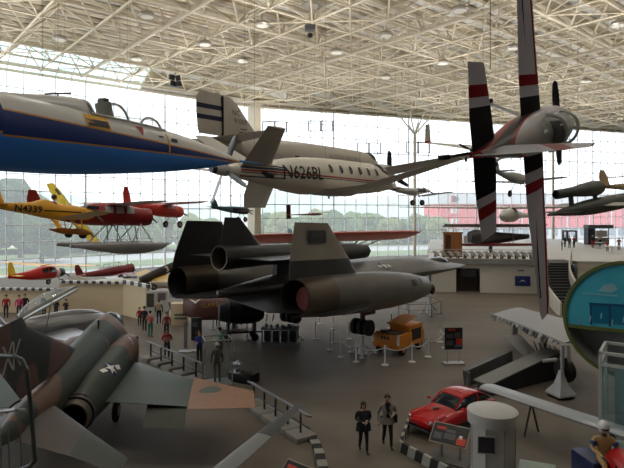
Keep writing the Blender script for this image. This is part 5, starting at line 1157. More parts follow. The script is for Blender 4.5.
# sectioned fuselage with teal panel
c=P(627.5,320,19.6); fx=V((-.53,-.85,0)).normalized(); 
t=thing('fuselage_section','cut airliner fuselage section with green rim and teal panel at the right edge','airplane section',(c.x,c.y,0),math.atan2(fx.y,fx.x)); RR=2.12
mt=Matrix.Translation((0,0,c.z))
b=NB(); lathe(b,[(0,RR),(-2.8,RR-.3),(-2.8,RR-.42),(-.02,RR-.12)],mt,48,cap=False); obj('skin',b,M('section_skin',(168,168,162),.4,.1,.06),t)
b=NB(); lathe(b,[(.0,RR+.03),(.06,RR+.02),(.06,RR-.1),(0,RR-.1)],mt,48,cap=False); obj('rim',b,M('rim_green',(100,112,52),.55,0,.15,6),t)
zf=-.42; hw=math.sqrt((RR-.1)**2-zf*zf)
b=NB(); box(b,(-.05,0,c.z+zf),(.14,hw*2,.13)); obj('floor_beam',b,M('rim_green',(100,112,52),.55),t)
a0=math.asin(zf/(RR-.1)); pts=[((RR-.1)*math.cos(a0+(pi-2*a0)*k/30),(RR-.1)*math.sin(a0+(pi-2*a0)*k/30)) for k in range(31)]
b=NB(); prism(b,[V((-.06,y,c.z+z)) for y,z in pts],(.03,0,0)); pn=obj('teal_panel',b,M('teal_sheet',(42,158,188),.3,0,.2,1.2,rgb2=(92,190,206)),t,sharp=20)
def tp(name,poly,mat,off=.01):
    b=NB(); prism(b,[V((-.02,y,c.z+z)) for y,z in poly],(off,0,0)); return obj(name,b,mat,pn,sharp=0)
dkt=M('teal_dark',(24,84,122),.3,0,.1); ltt=M('teal_light',(150,196,204),.3,0,.1)
tp('seat_back_outline',[(-1.25,.52),(.1,.56),(.1,.46),(-1.25,.42)],dkt)
for y in(-1.22,-.6,.05): tp('seat_leg_outline',[(y,.5),(y+.08,.5),(y+.08,-.3),(y,-.3)],dkt,.012)
tp('tray_shape',[(-1.15,.44),(.0,.46),(-.05,-.2),(-1.1,-.24)],M('teal_mid',(20,116,150),.3,0,.1),.006)
tp('highlight_shape',[(-.95,.98),(-.75,1.22),(-.45,1.28),(-.3,1.1),(-.5,.95)],ltt)
tp('highlight_shape',[(-1.45,.88),(-.3,.86),(-.3,.82),(-1.45,.84)],ltt)
for k in range(9):
    a=.5+.25*k; tp('spoke_shape',[(.55+.3*math.cos(a),1.05+.3*math.sin(a)),(.6+.62*math.cos(a-.06),1.05+.62*math.sin(a-.06)),(.6+.62*math.cos(a+.06),1.05+.62*math.sin(a+.06))],dkt if k%2 else ltt)
for k in range(10):
    y=-1.6+.36*k; z=-.1+.35*((k*7)%5)/5; tp('scratch_mark',[(y,z-.25),(y+.05,z-.2),(y+.07,z),(y+.02,z-.02)],ltt,.014)
b=NB(); box(b,(-1.5,0,c.z+zf-.02),(2.4,hw*2-.3,.08)); obj('cabin_floor',b,M('section_inner',(128,132,132),.6),t)
b=NB(); lathe(b,[(-.9,RR-.2),(-.88,.02)],mt,40); obj('bulkhead',b,M('section_inner',(128,132,132),.6),t)
b=NB(); loft(b,[(-.3,.5,c.z-1.0,.35,.4,.4,3),(-1.4,.5,c.z-1.0,.4,.45,.4,3)],14,1); obj('cargo_duct',b,M('duct_grey',(140,140,136),.5),t)
for x in(-1.2,-2.5):
    b=NB(); box(b,(x,0,(c.z-RR)/2+.15),(.12,.2,c.z-RR+.3)); obj('support_post',b,pale,t)
# tall glass case at the right edge
p=V((9.65,16.75,0)); t=thing('glass_showcase','tall white-framed glass showcase at the right edge behind the tan-suited dummy','showcase',(p.x+.55,p.y+.5,0),math.radians(-34))
wf=M('showcase_white',(190,190,184),.5,0,.04)
for x in(-.8,.8):
    for y in(-.8,.8):
        b=NB(); box(b,(x,y,1.7),(.09,.09,3.4)); obj('corner_post',b,wf,t)
for z in(3.36,3.0):
    b=NB()
    for x in(-.8,.8): beam(b,(x,-.84,z),(x,.84,z),.09,.09)
    for y in(-.8,.8): beam(b,(-.84,y,z),(.84,y,z),.09,.09)
    obj('rail_frame',b,wf,t)
for s_,r_ in(((0,-.8,1.6),(1.5,.008,2.9)),((-.8,0,1.6),(.008,1.5,2.9)),((.8,0,1.6),(.008,1.5,2.9))):
    b=NB(); box(b,s_,r_); obj('glass_pane',b,GLASS('showcase_glass',(.82,.92,.92),gl=.1,veil=.06),t)
b=NB(); box(b,(.1,.5,1.5),(1.2,.1,2.2)); obj('inner_panel',b,M('inner_panel_teal',(140,162,162),.5),t)
b=NB(); box(b,(0,0,.06),(1.7,1.7,.12)); obj('base',b,wf,t)
b=NB(); box(b,(.25,.1,1.3),(.5,.4,1.2),bev=.05); obj('dark_exhibit',b,M('exhibit_dark',(50,54,56),.6),t)
# display table at bottom
t=thing('display_table','display table with a speckled greenish top at the bottom edge right of the kiosk','table',(*XD(537,14.3),0),math.radians(-24))
b=NB(); box(b,(0,0,.98),(.9,.8,.08),bev=.02); obj('tabletop',b,M('speckled_top',(176,184,170),.5,0,.3,30,rgb2=(86,110,92)),t)
for x in(-.38,.38):
    for y in(-.32,.32):
        b=NB(); box(b,(x,y,.48),(.07,.07,.95)); obj('leg',b,darkm,t)
# balcony canopy at the lower left corner
t=thing('cockpit_windshield','clear cockpit windshield with grey metal frame at the lower left corner','windshield',(-1.9,3.0,6.2))
o_=V((-1.9,3.0,6.2))
def wp(px,py,d=3.1): return P(px,py,d)-o_
fr_=[wp(-40,352,3.3),wp(0,355.5,3.15),wp(14,356,3.1),wp(22,360,3.08),wp(26.5,370,3.06),wp(30,400,3.05),wp(33.5,440,3.04),wp(35,460,3.03),wp(30,466,3.03),wp(15,472,3.06),wp(-40,482,3.25)]
b=NB(); ptube(b,fr_,.013,8); 
for q in fr_: ball(b,q,.013,n=8)
obj('frame_tube',b,M('windshield_frame',(96,104,100),.35,.6),t)
b=NB(); ptube(b,[wp(-40,414,3.32),wp(0,411.5,3.15),wp(16,409.5,3.08),wp(27,410.5,3.06)],.01,8); obj('cross_bar',b,M('bar_pale',(168,170,168),.35,.4),t)
b=NB(); n=len(fr_)//2
L_=fr_[:]; fcs=[b.verts.new(q) for q in L_]; f_=b.faces.new(fcs); bmesh.ops.triangulate(b,faces=[f_]); obj('clear_panel',b,GLASS('windshield_glass',(.86,.88,.88),gl=.08),t,sharp=0)
b=NB(); box(b,wp(-8,486,3.12)+V((0,0,-.03)),(.5,.3,.05)); obj('sill',b,darkm,t)
for px,c_ in((2,(170,180,200)),(10,(150,150,160)),(22,(150,150,160))):
    b=NB(); tube(b,wp(px,478,3.15),wp(px-2,424,3.2),.004,6); obj('rod',b,steel,t)
# =================== MEZZANINE AND FAR HALL ===================
MZ=3.1
LX=XD(428,53); RX=XD(547,51.5); RX2=XD(577,51.5); RX3=XD(760,50)
b=NB()
def slab(bm,pts,z0,z1):
    prism(bm,[V((x,y,z0)) for x,y in pts],(0,0,z1-z0))
slab(b,[LX,RX,(RX[0]+.3,53.5),(RX2[0]-.2,53.5),RX2,RX3,(RX3[0],98),(XD(430,92))],MZ-.35,MZ); struct('mezzanine_floor',b,M('mezz_floor',(190,186,178),.6,0,.04))
b=NB()
def wallz(bm,a,c,z0,z1,th=.25):
    a=V((a[0],a[1],(z0+z1)/2)); c=V((c[0],c[1],(z0+z1)/2)); beam(bm,a,c,th,z1-z0)
def mid(px):
    f_=(px-428)/(547-428); 
    for _ in range(4): pass
    dx=(px-CX)/F; a=V(LX);c=V(RX); d=c-a; t_=(dx*a.y-a.x)/(d.x-dx*d.y); q=a+d*t_; return (q.x,q.y)
wallz(b,LX,mid(456),0,MZ-.35); wallz(b,mid(480),RX,0,MZ-.35); wallz(b,mid(456),mid(480),2.35,MZ-.35); wallz(b,RX2,RX3,0,MZ-.35)
wallz(b,LX,XD(430,92),0,MZ-.35)
struct('wall_mezzanine',b,wm)
b=NB(); wallz(b,(mid(455)[0],mid(455)[1]+1.6),(mid(482)[0],mid(482)[1]+1.6),0,2.4,.1); struct('wall_niche',b,M('niche_brown',(96,88,76),.7))
b=NB(); q0=V((*LX,MZ-.05)); q1=V((*RX,MZ-.05)); beam(b,q0+V((0,-.25,0)),q1+V((0,-.25,0)),.6,.5); struct('trim_5',b,M('fascia_grey',(150,150,146),.6))
t=thing('wall_screen','dark flat screen hung in the niche of the white mezzanine wall','screen',(*mid(470),1.85)); b=NB(); box(b,(0,.6,0),(1.7,.1,.95),bev=.02); obj('housing',b,black,t); b=NB(); box(b,(0,.54,0),(1.55,.02,.8)); obj('display_face',b,M('screen_dark',(34,36,44),.15),t); b=NB(); tube(b,(0,.6,.4),(0,.6,.62),.05); obj('bracket',b,darkm,t)
t=thing('blue_sign','blue panel sign with a white mark on the white mezzanine wall','sign',(mid(522)[0],mid(522)[1]-.14,7.8-69*51.7/540),math.atan2(RX[1]-LX[1],RX[0]-LX[0]))
b=NB(); box(b,(0,0,0),(1.4,.06,.95),bev=.015); obj('panel',b,M('sign_navy',(34,48,110),.4),t)
b=NB(); prism(b,[V((x,-.045,z)) for x,z in((-.35,-.1),(0,.12),(.35,-.1),(0,.02))],(0,.01,0)); obj('emblem',b,txt_w,t)
t=thing('wall_plate','small pale name plate above the blue sign','plate',(mid(521)[0],mid(521)[1]-.14,7.8-58.5*51.7/540)); b=NB(); box(b,(0,0,0),(.8,.03,.16)); obj('plate',b,M('plate_tan',(160,150,132),.6),t); b=NB(); box(b,(-.05,-.02,0.01),(.5,.01,.05)); obj('plate_text',b,txt_b,t)
# slanted gallery panels along the front edge
fp=None
for k in range(15):
    px=437+k*7.4
    if px>541: break
    q=mid(px); lb='slanted pale panel number %s along the mezzanine front edge, counted from the wooden cabinet'%(['one','two','three','four','five','six','seven','eight','nine','ten','eleven','twelve','thirteen','fourteen','fifteen'][k])
    if fp is None:
        t=thing('gallery_panel',lb,'panel',(q[0],q[1]+.4,MZ),0,'slanted panels on the mezzanine edge')
        b=NB(); box(b,(0,0,.62),(.5,.72,.05),(math.radians(40),0,.5),bev=.01); obj('panel_face',b,M('panel_face_grey',(150,150,146),.5),t); b=NB(); box(b,(0,.1,.3),(.3,.12,.6)); obj('pedestal',b,M('pedestal_grey',(112,112,110),.6),t); fp=t
    else: dup(fp,(q[0],q[1]+.4,MZ),None,lb)
t=thing('mezzanine_railing','thin pale railing along the front edge of the mezzanine','railing',(*LX,MZ)); o_=V((*LX,MZ)); e_=V((*RX,MZ))-o_
for k in range(9):
    b=NB(); tube(b,e_*(k/8),e_*(k/8)+V((0,0,1.05)),.03,6); obj('post',b,pale,t)
b=NB()
for z in(1.05,.75): tube(b,V((0,0,z)),e_+V((0,0,z)),.028,6)
obj('rail',b,pale,t)
# stair
a0=V((22.6,52.2,MZ)); a1=V((18.6,40.5,0)); c0=V((25.0,52.2,MZ)); c1=V((21.2,40.5,0)); n=18
b=NB()
for k in range(n):
    f0=k/n; f1=(k+1)/n; p=[a0.lerp(a1,f0),c0.lerp(c1,f0),c0.lerp(c1,f1),a0.lerp(a1,f1)]; z=MZ*(1-(k+1)/n)
    prism(b,[V((q.x,q.y,0)) for q in p],(0,0,max(z,.02)))
st=tag(obj('staircase',b,M('stair_black',(40,42,46),.7),sharp=0),'black staircase with white curved side walls going up to the mezzanine','staircase'); st['kind']='structure'
b=NB()
for p0,p1 in((a0,a1),(c0,c1)):
    for k in range(14):
        f0=k/14;f1=(k+1)/14
        def q(f): 
            v=p0.lerp(p1,f); v.x+=-.9*math.sin(f*pi); return v
        u,v=q(f0),q(f1); pts=[V((u.x,u.y,max(u.z-.3,0))),V((v.x,v.y,max(v.z-.3,0))),V((v.x,v.y,v.z+1.0)),V((u.x,u.y,u.z+1.0))]
        prism(b,pts,(.14,0,0))
struct('stair_side_walls',b,wm)
# wooden cabinet, biplane, etc on the mezzanine
t=thing('wooden_cabinet','tall brown wooden cabinet at the left end of the mezzanine','cabinet',(*XD(452.5,57),MZ),math.radians(-8))
wood=M('cabinet_wood',(158,100,50),.5,0,.15,2)
b=NB(); box(b,(0,0,1.25),(1.9,.9,2.5),bev=.02); obj('body',b,wood,t); b=NB(); box(b,(-.5,-.46,1.3),(.55,.03,2.0)); obj('door',b,M('cabinet_dark',(70,40,24),.5),t); b=NB(); box(b,(0,0,2.54),(2.05,1.0,.1)); obj('cornice',b,wood,t)
t=thing('dark_biplane','dark old biplane with red lower wing standing on the mezzanine beside the cabinet','airplane',(*XD(494,62),MZ)); 
b=NB(); loft(b,[(-3.4,0,1.8,.5,.7,.5),(-2.6,0,1.8,.7,.9,.7),(0.6,0,1.7,.6,.7,.6),(5,0,1.8,.15,.3,.25)],14,3); fu=obj('fuselage',b,M('biplane_dark',(44,42,44),.5),t); fu.rotation_euler=(0,0,.35)
for z,mm,nm in((3.3,M('biplane_wing',(92,78,76),.5),'upper_wing'),(1.1,M('biplane_red',(132,40,40),.5),'lower_wing')):
    b=NB(); foil(b,[(V((-5.8,-.8,z)),V((-5.8,.8,z-.35)),.2,(0,0,1)),(V((0,-.9,z)),V((0,.9,z-.4)),.3,(0,0,1)),(V((5.8,-.8,z)),V((5.8,.8,z-.35)),.2,(0,0,1))]); obj(nm,b,mm,t)
for x in(-4.5,-2,2,4.5):
    for y in(-.5,.5):
        b=NB(); tube(b,(x,y,1.1),(x,y,3.3),.04,6); obj('wing_strut',b,steel,t)
for y in(-.9,.9):
    b=NB(); lathe(b,[(-.06,.42),(.06,.42)],Matrix.Translation((-.4+y*.3,y,.43)),18); w=obj('wheel',b,rubber,t); b=NB(); tube(b,(-.4+y*.3,y,.43),(0,y*.4,1.2),.04); obj('landing_gear_leg',b,darkm,t)
b=NB(); box(b,(-3.3,-.9,1.6),(.9,.1,.8)); obj('white_placard',b,M('placard_white',(190,190,186),.5),t)
t=thing('cafe_counter','dark counter kiosk with grey canopy at the back of the mezzanine','counter',(*XD(597,78),MZ))
b=NB(); box(b,(-1.1,0,1.2),(1.0,1.2,2.4)); obj('dark_panel',b,M('counter_dark',(40,44,60),.5),t); b=NB(); box(b,(.4,0,.5),(2.2,1,1.0)); obj('counter_front',b,M('counter_grey',(140,136,130),.6),t); b=NB(); box(b,(.2,0,2.6),(3.6,1.4,.5)); obj('canopy',b,M('counter_canopy',(96,98,98),.6),t); b=NB(); box(b,(.7,.2,1.55),(1.5,.6,.9)); obj('back_panel',b,M('counter_white',(200,198,190),.5),t); b=NB(); box(b,(1.8,.3,1.2),(.1,.1,2.4)); obj('post',b,M('counter_dark',(40,44,60),.5),t)
ft=None
for px,d,lb in((612,62,'white cafe table on the mezzanine in front of the red-clad visitor'),(634,60,'white cafe table at the right edge of the mezzanine'),(600,70,'small white cafe table by the dark counter')):
    if ft is None:
        ft=thing('cafe_table',lb,'table',(*XD(px,d),MZ),0,'cafe tables on the mezzanine'); b=NB(); lathe(b,[(.72,.62),(.76,.62)],up_at(0,0,0),20); obj('tabletop',b,M('table_white',(210,208,202),.5),ft); b=NB(); tube(b,(0,0,.03),(0,0,.72),.05); obj('pedestal',b,pale,ft); b=NB(); lathe(b,[(0,.32),(.03,.32)],up_at(0,0,0),16); obj('foot',b,pale,ft)
    else: dup(ft,(*XD(px,d),MZ),None,lb)
# =================== OUTSIDE THINGS ===================
def tree(px,d,h,w,col,label,seed):
    rr=random.Random(seed); t=thing('tree',label,'tree',((px-CX)/F*d,d,-.3),0,'trees beyond the glass wall')
    b=NB(); tube(b,(0,0,0),(0,0,h*.5),h*.03+.08,8,h*.015+.04); obj('trunk',b,M('bark',(84,70,56),.9),t)
    b=NB()
    for k in range(16):
        a=rr.random()*2*pi; r_=w*.33*rr.random()**.5; z=h*(.3+.6*rr.random()); s_=w*(.2+.13*rr.random())*(1.1-.5*abs(z/h-.5))
        g=bmesh.ops.create_icosphere(b,subdivisions=2,radius=s_)
        for v in g['verts']:
            v.co*=1+.22*(rr.random()-.5); v.co+=V((r_*math.cos(a),r_*math.sin(a),z))
    obj('foliage',b,M('leaf_%d'%col,[(70,100,52),(96,120,66),(62,88,60),(120,130,72)][col],.9,0,.3,1.2),t,sharp=0)
TL=[(-6,82,12,13,2),(20,84,11,11,0),(42,88,9,10,0),(66,98,8,9,1),(88,100,7.5,8,3),(112,106,7,8,0),(140,108,7,9,1),(166,112,7.5,9,0),(190,116,7,9,3),(208,118,6.5,8,1),(264,128,7,9,0),(284,130,7.5,10,3),(304,132,7,9,1),(322,130,8,10,3),(340,126,7.5,10,0),(352,134,8,10,1),(372,128,7,9,1),(388,136,6,8,3),(408,134,5.5,8,0),(424,126,7,9,1),(437,132,6.5,8,3)]
pos=['at the left edge of the view','second from the left edge','left of the yellow plane wheels','below the yellow plane','under the red floatplane tail','under the red floatplane cabin','right of the float','behind the touring plane','left of the black fin','by the far column, left side','by the far column, right side','below the white tail fin','left of the red glider fin','behind the glider','over the drone fin','right of the grey fin','above the salmon wing','left of the white plane wheels','under the white parasol plane','right of the parasol plane','beside the red mast']
for k,(px,d,h_,w_,c_) in enumerate(TL): tree(px,d+(0,9,-5)[k%3]+3,h_,w_*.8,c_,'hazy green tree outside the glass, '+pos[k],k+11)
# red building
t=thing('red_building','long red airport building with white windows outside the right glass wall','building',((440-CX)/F*165,165,-.3),math.radians(6))
rb_=M('building_red',(204,96,100),.8,0,.06,.1); wb_=M('building_white',(214,214,212),.8,0,.05,.1)
b=NB(); box(b,(45,8,7.0),(90,16,7.4)); obj('upper_storey',b,rb_,t); b=NB(); box(b,(45,8.5,1.7),(90,16,3.4)); obj('ground_storey',b,wb_,t); b=NB(); box(b,(45,8,12.3),(91,17,3.4)); obj('roof',b,M('building_roof',(196,198,200),.8),t)
for k in range(28):
    b=NB(); box(b,(2+3.2*k,.3,1.8),(1.9,.3,2.2)); obj('window',b,M('building_glass',(120,136,146),.3),t)
for k in range(12):
    b=NB(); box(b,(4+7.4*k,-.1,6.9),(.25,.3,7.2)); obj('pilaster',b,wb_,t)
# parked airliner outside
t=thing('parked_airliner','pale parked airliner outside with its slanted tail fin seen above the salmon wing','airplane',((372-CX)/F*172,172,0),math.radians(190))
b=NB(); loft(b,[(0,0,3.5,.3,.8,.6),(-3,0,3.6,1.6,1.8,1.8),(-24,0,3.6,1.9,1.9,1.9),(-33,0,4.4,.5,.9,.8)],18,3); t.location.x-=26; t.rotation_euler=(0,0,math.radians(176)); obj('fuselage',b,wb_,t)
vfin(t,'tail_fin',[(-25.5,0,5.0,6.5,.5),(-31,0,11.5,3,.3)],wb_); wings(t,'wing',[(-11,1.8,2.6,6,.6),(-17,14,3.6,2,.2)],wb_); wings(t,'tailplane',[(-29,.5,5,3.6,.3),(-32,5.5,5.4,1.6,.15)],wb_)
for y in(-2.4,2.4): gear(t,(-16,y,2.4),(-16,y,.5),.5,.4,pale,rubber,.12)
gear(t,(-3,0,2.2),(-3,0,.4),.4,.3,pale,rubber,.1)
# red and white mast
t=thing('beacon_mast','red and white lattice mast with a dark beacon outside, above the wooden cabinet','mast',((454.5-CX)/F*118,118,-.3))
ms=STRIPE('mast_bands',(206,70,66),(226,222,220),(0,0,1),.45)
b=NB()
for x,y in((-.5,-.5),(.5,-.5),(.5,.5),(-.5,.5)): tube(b,(x*1.4,y*1.4,0),(x,y,10.2),.13,6)
for k in range(7):
    z=1.4*k+.4; tube(b,(-.6,-.6,z),(.6,-.6,z+1.3),.08,5); tube(b,(.6,-.6,z),(-.6,-.6,z+1.3),.08,5); tube(b,(-.65,-.65,z),(.65,-.65,z),.08,5)
obj('lattice',b,ms,t,sharp=0); b=NB(); ball(b,(.25,0,10.9),.75); obj('beacon',b,M('beacon_dark',(50,50,52),.5),t); b=NB(); box(b,(-.45,-.1,10.9),(.7,.6,1.6)); obj('beacon_housing',b,M('beacon_red',(206,50,46),.5),t)
# =================== PEOPLE ===================
skinm=M('skin_tone',(206,160,132),.6,0,.05); hairb=M('hair_black',(26,22,22),.6,0,.1); hairbr=M('hair_brown',(70,46,32),.6,0,.1); shoe=M('shoe_black',(28,26,26),.5)
eyem=M('eye_dark',(30,24,22),.3); lipm=M('lip',(150,84,78),.5)
POSES={
 'stand':dict(),
 'walk':dict(lk=(-.10,-.16,.50),la=(-.10,-.20,.09),rk=(.09,.02,.50),ra=(.09,.24,.14)),
 'front':dict(le=(-.27,.06,1.14),lw=(-.06,-.24,1.13),re=(.27,.06,1.14),rw=(.07,-.25,1.15)),
 'frontwalk':dict(le=(-.26,.06,1.15),lw=(-.08,-.22,1.12),re=(.26,.06,1.15),rw=(.05,-.25,1.16),lk=(-.10,.02,.50),la=(-.09,.2,.13),rk=(.09,-.12,.5),ra=(.08,-.16,.09)),
 'onehand':dict(re=(.28,.06,1.14),rw=(.14,-.18,1.12),lk=(-.10,.03,.50),la=(-.10,.22,.14),rk=(.09,-.14,.5),ra=(.09,-.18,.09)),
 'camera':dict(le=(-.3,-.12,1.28),lw=(-.1,-.26,1.56),re=(.3,-.12,1.28),rw=(.1,-.26,1.56)),
 'hips':dict(le=(-.36,.1,1.18),lw=(-.2,.0,1.0),re=(.36,.1,1.18),rw=(.2,.0,1.0)),
 'sit':dict(lk=(-.13,-.44,.92),la=(-.13,-.42,.5),rk=(.13,-.44,.92),ra=(.13,-.42,.5),lt=(-.13,-.58,.46),rt=(.13,-.58,.46),le=(-.3,-.08,1.18),lw=(-.16,-.36,1.08),re=(.3,-.08,1.18),rw=(.16,-.36,1.08)),
 'bend':dict(),
}
def figure(pose,detail,broad=1.0):
    p=dict(pelvis=(0,0,.95),waist=(0,.0,1.1),chest=(0,.01,1.3),neck=(0,.0,1.47),jaw=(0,-.015,1.57),head=(0,.0,1.65),top=(0,.01,1.71),
      ls=(-.17*broad,.01,1.4),le=(-.25*broad,.05,1.13),lw=(-.25*broad,-.06,.88),rs=(.17*broad,.01,1.4),re=(.25*broad,.05,1.13),rw=(.25*broad,-.06,.88),
      lh=(-.09,0,.9),lk=(-.1,-.02,.5),la=(-.1,.03,.09),rh=(.09,0,.9),rk=(.1,-.02,.5),ra=(.1,.03,.09))
    p.update(POSES[pose])
    for s_ in'lr':
        a=V(p[s_+'a']); p.setdefault(s_+'t',(a.x*1.1,a.y-.17,max(a.z-.05,.035)))
        w=V(p[s_+'w']); e=V(p[s_+'e']); d=(w-e).normalized(); p[s_+'p']=tuple(w+d*.085)
    rad=dict(pelvis=.155*broad,waist=.145*broad,chest=.165*broad,neck=.058,jaw=.072,head=.092,top=.075,s=.075,e=.05,w=.036,h=.1,k=.066,a=.048,t=.042,p=.036)
    edges=[('pelvis','waist'),('waist','chest'),('chest','neck'),('neck','jaw'),('jaw','head'),('head','top')]
    for s_ in'lr': edges+=[('chest',s_+'s'),(s_+'s',s_+'e'),(s_+'e',s_+'w'),(s_+'w',s_+'p'),('pelvis',s_+'h'),(s_+'h',s_+'k'),(s_+'k',s_+'a'),(s_+'a',s_+'t')]
    if detail:
        for s_ in'lr':
            w=V(p[s_+'w']);q=V(p[s_+'p']); d=(q-w).normalized(); sd=d.cross(V((0,1,.3))).normalized(); nm=d.cross(sd)
            sg=-1 if s_=='l' else 1
            inn=nm if nm.y<0 else -nm
            for k in range(4):
                o=sd*(.027*(k-1.5)); L_=(.055,.066,.062,.048)[k]
                a='%sf%d'%(s_,k); p[a]=tuple(q+o+d*.018); p[a+'m']=tuple(q+o+d*(.018+L_*.5)+inn*.008); p[a+'x']=tuple(q+o+d*(.018+L_*.85)+inn*.03)
                edges+=[(s_+'p',a),(a,a+'m'),(a+'m',a+'x')]
                for z in('','m','x'): rad[a+z]=.0105 if z!='x' else .009
            a=s_+'th'; p[a]=tuple(w+d*.04+inn*.03-sd*.03*sg); p[a+'x']=tuple(w+d*.085+inn*.05-sd*.035*sg); edges+=[(s_+'w',a),(a,a+'x')]; rad[a]=.013; rad[a+'x']=.011
        p['nose']=(0,-.105,1.62); edges.append(('head','nose')); rad['nose']=.016
    names=list(p); me=bpy.data.meshes.new('fig'); 
    me.from_pydata([p[n] for n in names],[(names.index(a),names.index(b_)) for a,b_ in edges],[])
    o=bpy.data.objects.new('fig',me); COL.objects.link(o); md=o.modifiers.new('s','SKIN'); md.use_smooth_shade=True; md.branch_smoothing=.4
    for n,sv in zip(names,me.skin_vertices[0].data):
        r=rad.get(n) or rad.get(n[1:],.05)
        sv.radius=(r,r*(.72 if n in('pelvis','waist','chest') else 1)); sv.use_root=(n=='pelvis')
    sb=o.modifiers.new('u','SUBSURF'); sb.levels=2 if detail else 1; sb.render_levels=sb.levels
    dg=bpy.context.evaluated_depsgraph_get(); dg.update(); out=bpy.data.meshes.new_from_object(o.evaluated_get(dg)); bpy.data.objects.remove(o)
    seg=[(a,b_,V(p[a]),V(p[b_]),rad.get(a) or rad.get(a[1:],.05)) for a,b_ in edges]
    return out,seg,p
def person(loc,face,h,top,legs,hair,pose,label,group=None,detail=False,long=False,coat=0.0,skin=None,inner=None,broad=1.0,cat='person',name='person',sleeve=True,shoes=None,boots=None):
    """face: heading angle in degrees, 0 looks toward the camera (-y)"""
    me,seg,p=figure(pose,detail,broad); me.name='body'
    me.materials.clear()
    for m_ in(top,legs,skin or skinm,shoes or shoe,inner or top): me.materials.append(m_)
    for f in me.polygons:
        c=f.center; best=None
        for a,b_,u,v,r in seg:
            d=v-u; t_=max(0,min(1,(c-u).dot(d)/max(d.length_squared,1e-9))); q=(c-(u+d*t_)).length-r*.6
            if best is None or q<best[0]: best=(q,a,b_,t_)
        _,a,b_,t_=best; mi=0
        if b_ in('lt','rt'): mi=3
        elif b_ in('lk','rk') : mi=0 if t_<coat else 1
        elif b_ in('la','ra'): mi=1
        elif b_ in('lh','rh'): mi=0 if coat else 1
        elif a=='pelvis' and not coat and c.z<.98: mi=1
        elif b_ in('jaw','head','top','nose'): mi=2
        elif b_=='neck': mi=2 if c.z>1.46 else 0
        elif b_[1:] in('p',) or b_[1:2]in('f','t') and b_[1:]!='t': mi=2
        if mi==0 and inner and abs(c.x)<.055 and c.y<-.04 and c.z>.98: mi=4
        f.material_index=mi
    for f in me.polygons: f.use_smooth=True
    t=thing(name,label,cat,loc,math.radians(face),group); s_=h/1.79; t.scale=(s_,)*3
    o=bpy.data.objects.new('body',me); COL.objects.link(o); o.parent=t
    if detail:
        b=NB(); 
        for sg in(-1,1): ball(b,(.034*sg,-.087,1.645),.011,n=8)
        b2=NB()
        b.free()
        for sg in(-1,1):
            b=NB(); ball(b,(.034*sg,-.086,1.648),.012,n=8); obj('eye',b,eyem,t)
            b=NB(); ball(b,(.094*sg,.01,1.635),.026,(.4,.7,1.1),n=8); obj('ear',b,skin or skinm,t)
        b2.free(); b=NB(); ball(b,(0,-.083,1.572),.02,(1.3,.5,.4),n=8); obj('mouth',b,lipm,t)
    if hair is not None:
        b=NB(); ball(b,(0,.012,1.672),.108,(.98,1.05,.95),n=16)
        for v in list(b.verts):
            if v.co.y<-.03 and v.co.z<1.69: v.co.y=-.03+(v.co.y+.03)*.2; 
            if v.co.z<1.62 and not long: v.co.z=1.62+(v.co.z-1.62)*.3
        if long:
            loft(b,[(-.1,.03,1.6,.02,.06,.1),(-.06,.04,1.6,.07,.1,.12),(.06,.04,1.6,.07,.1,.12),(.1,.03,1.6,.02,.06,.1)],10,2)
        obj('hair',b,hair,t)
    if coat:
        b=NB(); n=18; prev=None
        for z,rx,ry in((1.02,.19*broad,.135),(.9,.205*broad,.15),(.9-.4*coat,.215*broad,.16)):
            ring=[b.verts.new((rx*math.cos(2*pi*k/n),ry*math.sin(2*pi*k/n),z)) for k in range(n)]
            if prev:
                for k in range(n): b.faces.new((prev[k],prev[(k+1)%n],ring[(k+1)%n],ring[k]))
            prev=ring
        obj('coat_skirt',b,top,t)
    return t
def cl(name,rgb): return M('cloth_'+name,rgb,.8,0,.12,6)
black_c=cl('black',(30,30,34)); dnavy=cl('dark_navy',(34,38,48)); greyj=cl('grey_jacket',(160,150,142)); redc=cl('red',(180,44,50)); teal_c=cl('teal',(136,196,176)); bluec=cl('blue',(34,52,130)); salm=cl('salmon',(190,110,90)); greent=cl('green',(30,112,92)); rust=cl('rust',(148,72,48)); pinkc=cl('pink',(208,80,120)); beigec=cl('beige',(186,160,124)); olive=cl('olive',(84,84,72)); tanc=cl('tan',(200,164,108)); jeans=cl('jeans',(48,54,70))
w=person(G(363.5,452),10,1.66,dnavy,black_c,hairb,'frontwalk','woman in dark navy coat with hands together, walking toward the camera left of the man',detail=True,long=True,coat=.34,broad=1.3,inner=cl('dark_top',(52,50,58)))
b=NB(); box(b,(.03,-.3,1.16),(.07,.05,.12),bev=.01); tag_=obj('held_papers',b,M('paper_white',(206,200,186),.6),w)
mn=person(G(387.5,447),4,1.78,greyj,black_c,hairbr,'onehand','man in open grey jacket and black trousers walking beside the woman in dark navy',detail=True,coat=.25,broad=1.28,inner=black_c)
b=NB(); ptube(b,[(-.13,-.17,1.42),(.05,-.2,1.25),(.22,-.1,.98)],.016,6); obj('bag_strap',b,black_c,mn)
b=NB(); box(b,(.27,-.02,.98),(.1,.22,.26),bev=.03); bag=obj('shoulder_bag',b,black_c,mn)
person(G(167,359.5),20,1.68,redc,jeans,hairb,'front','visitor in a red vest and dark trousers by the guard railing',inner=M('vest_inner',(170,150,140),.7))
person(G(199.5,363.5),-20,1.74,bluec,black_c,hairbr,'front','visitor in a blue jacket beside the dark sign board')
person(G(220,358),150,1.68,teal_c,black_c,hairb,'camera','visitor in a pale teal shirt with raised arms behind the dummy case')
person(G(150.3,337.5),165,1.7,salm,greent,hairb,'front','visitor in a salmon top and green trousers')
person(G(144.5,331),170,1.66,black_c,black_c,hairb,'stand','visitor all in black left of the green trousers')
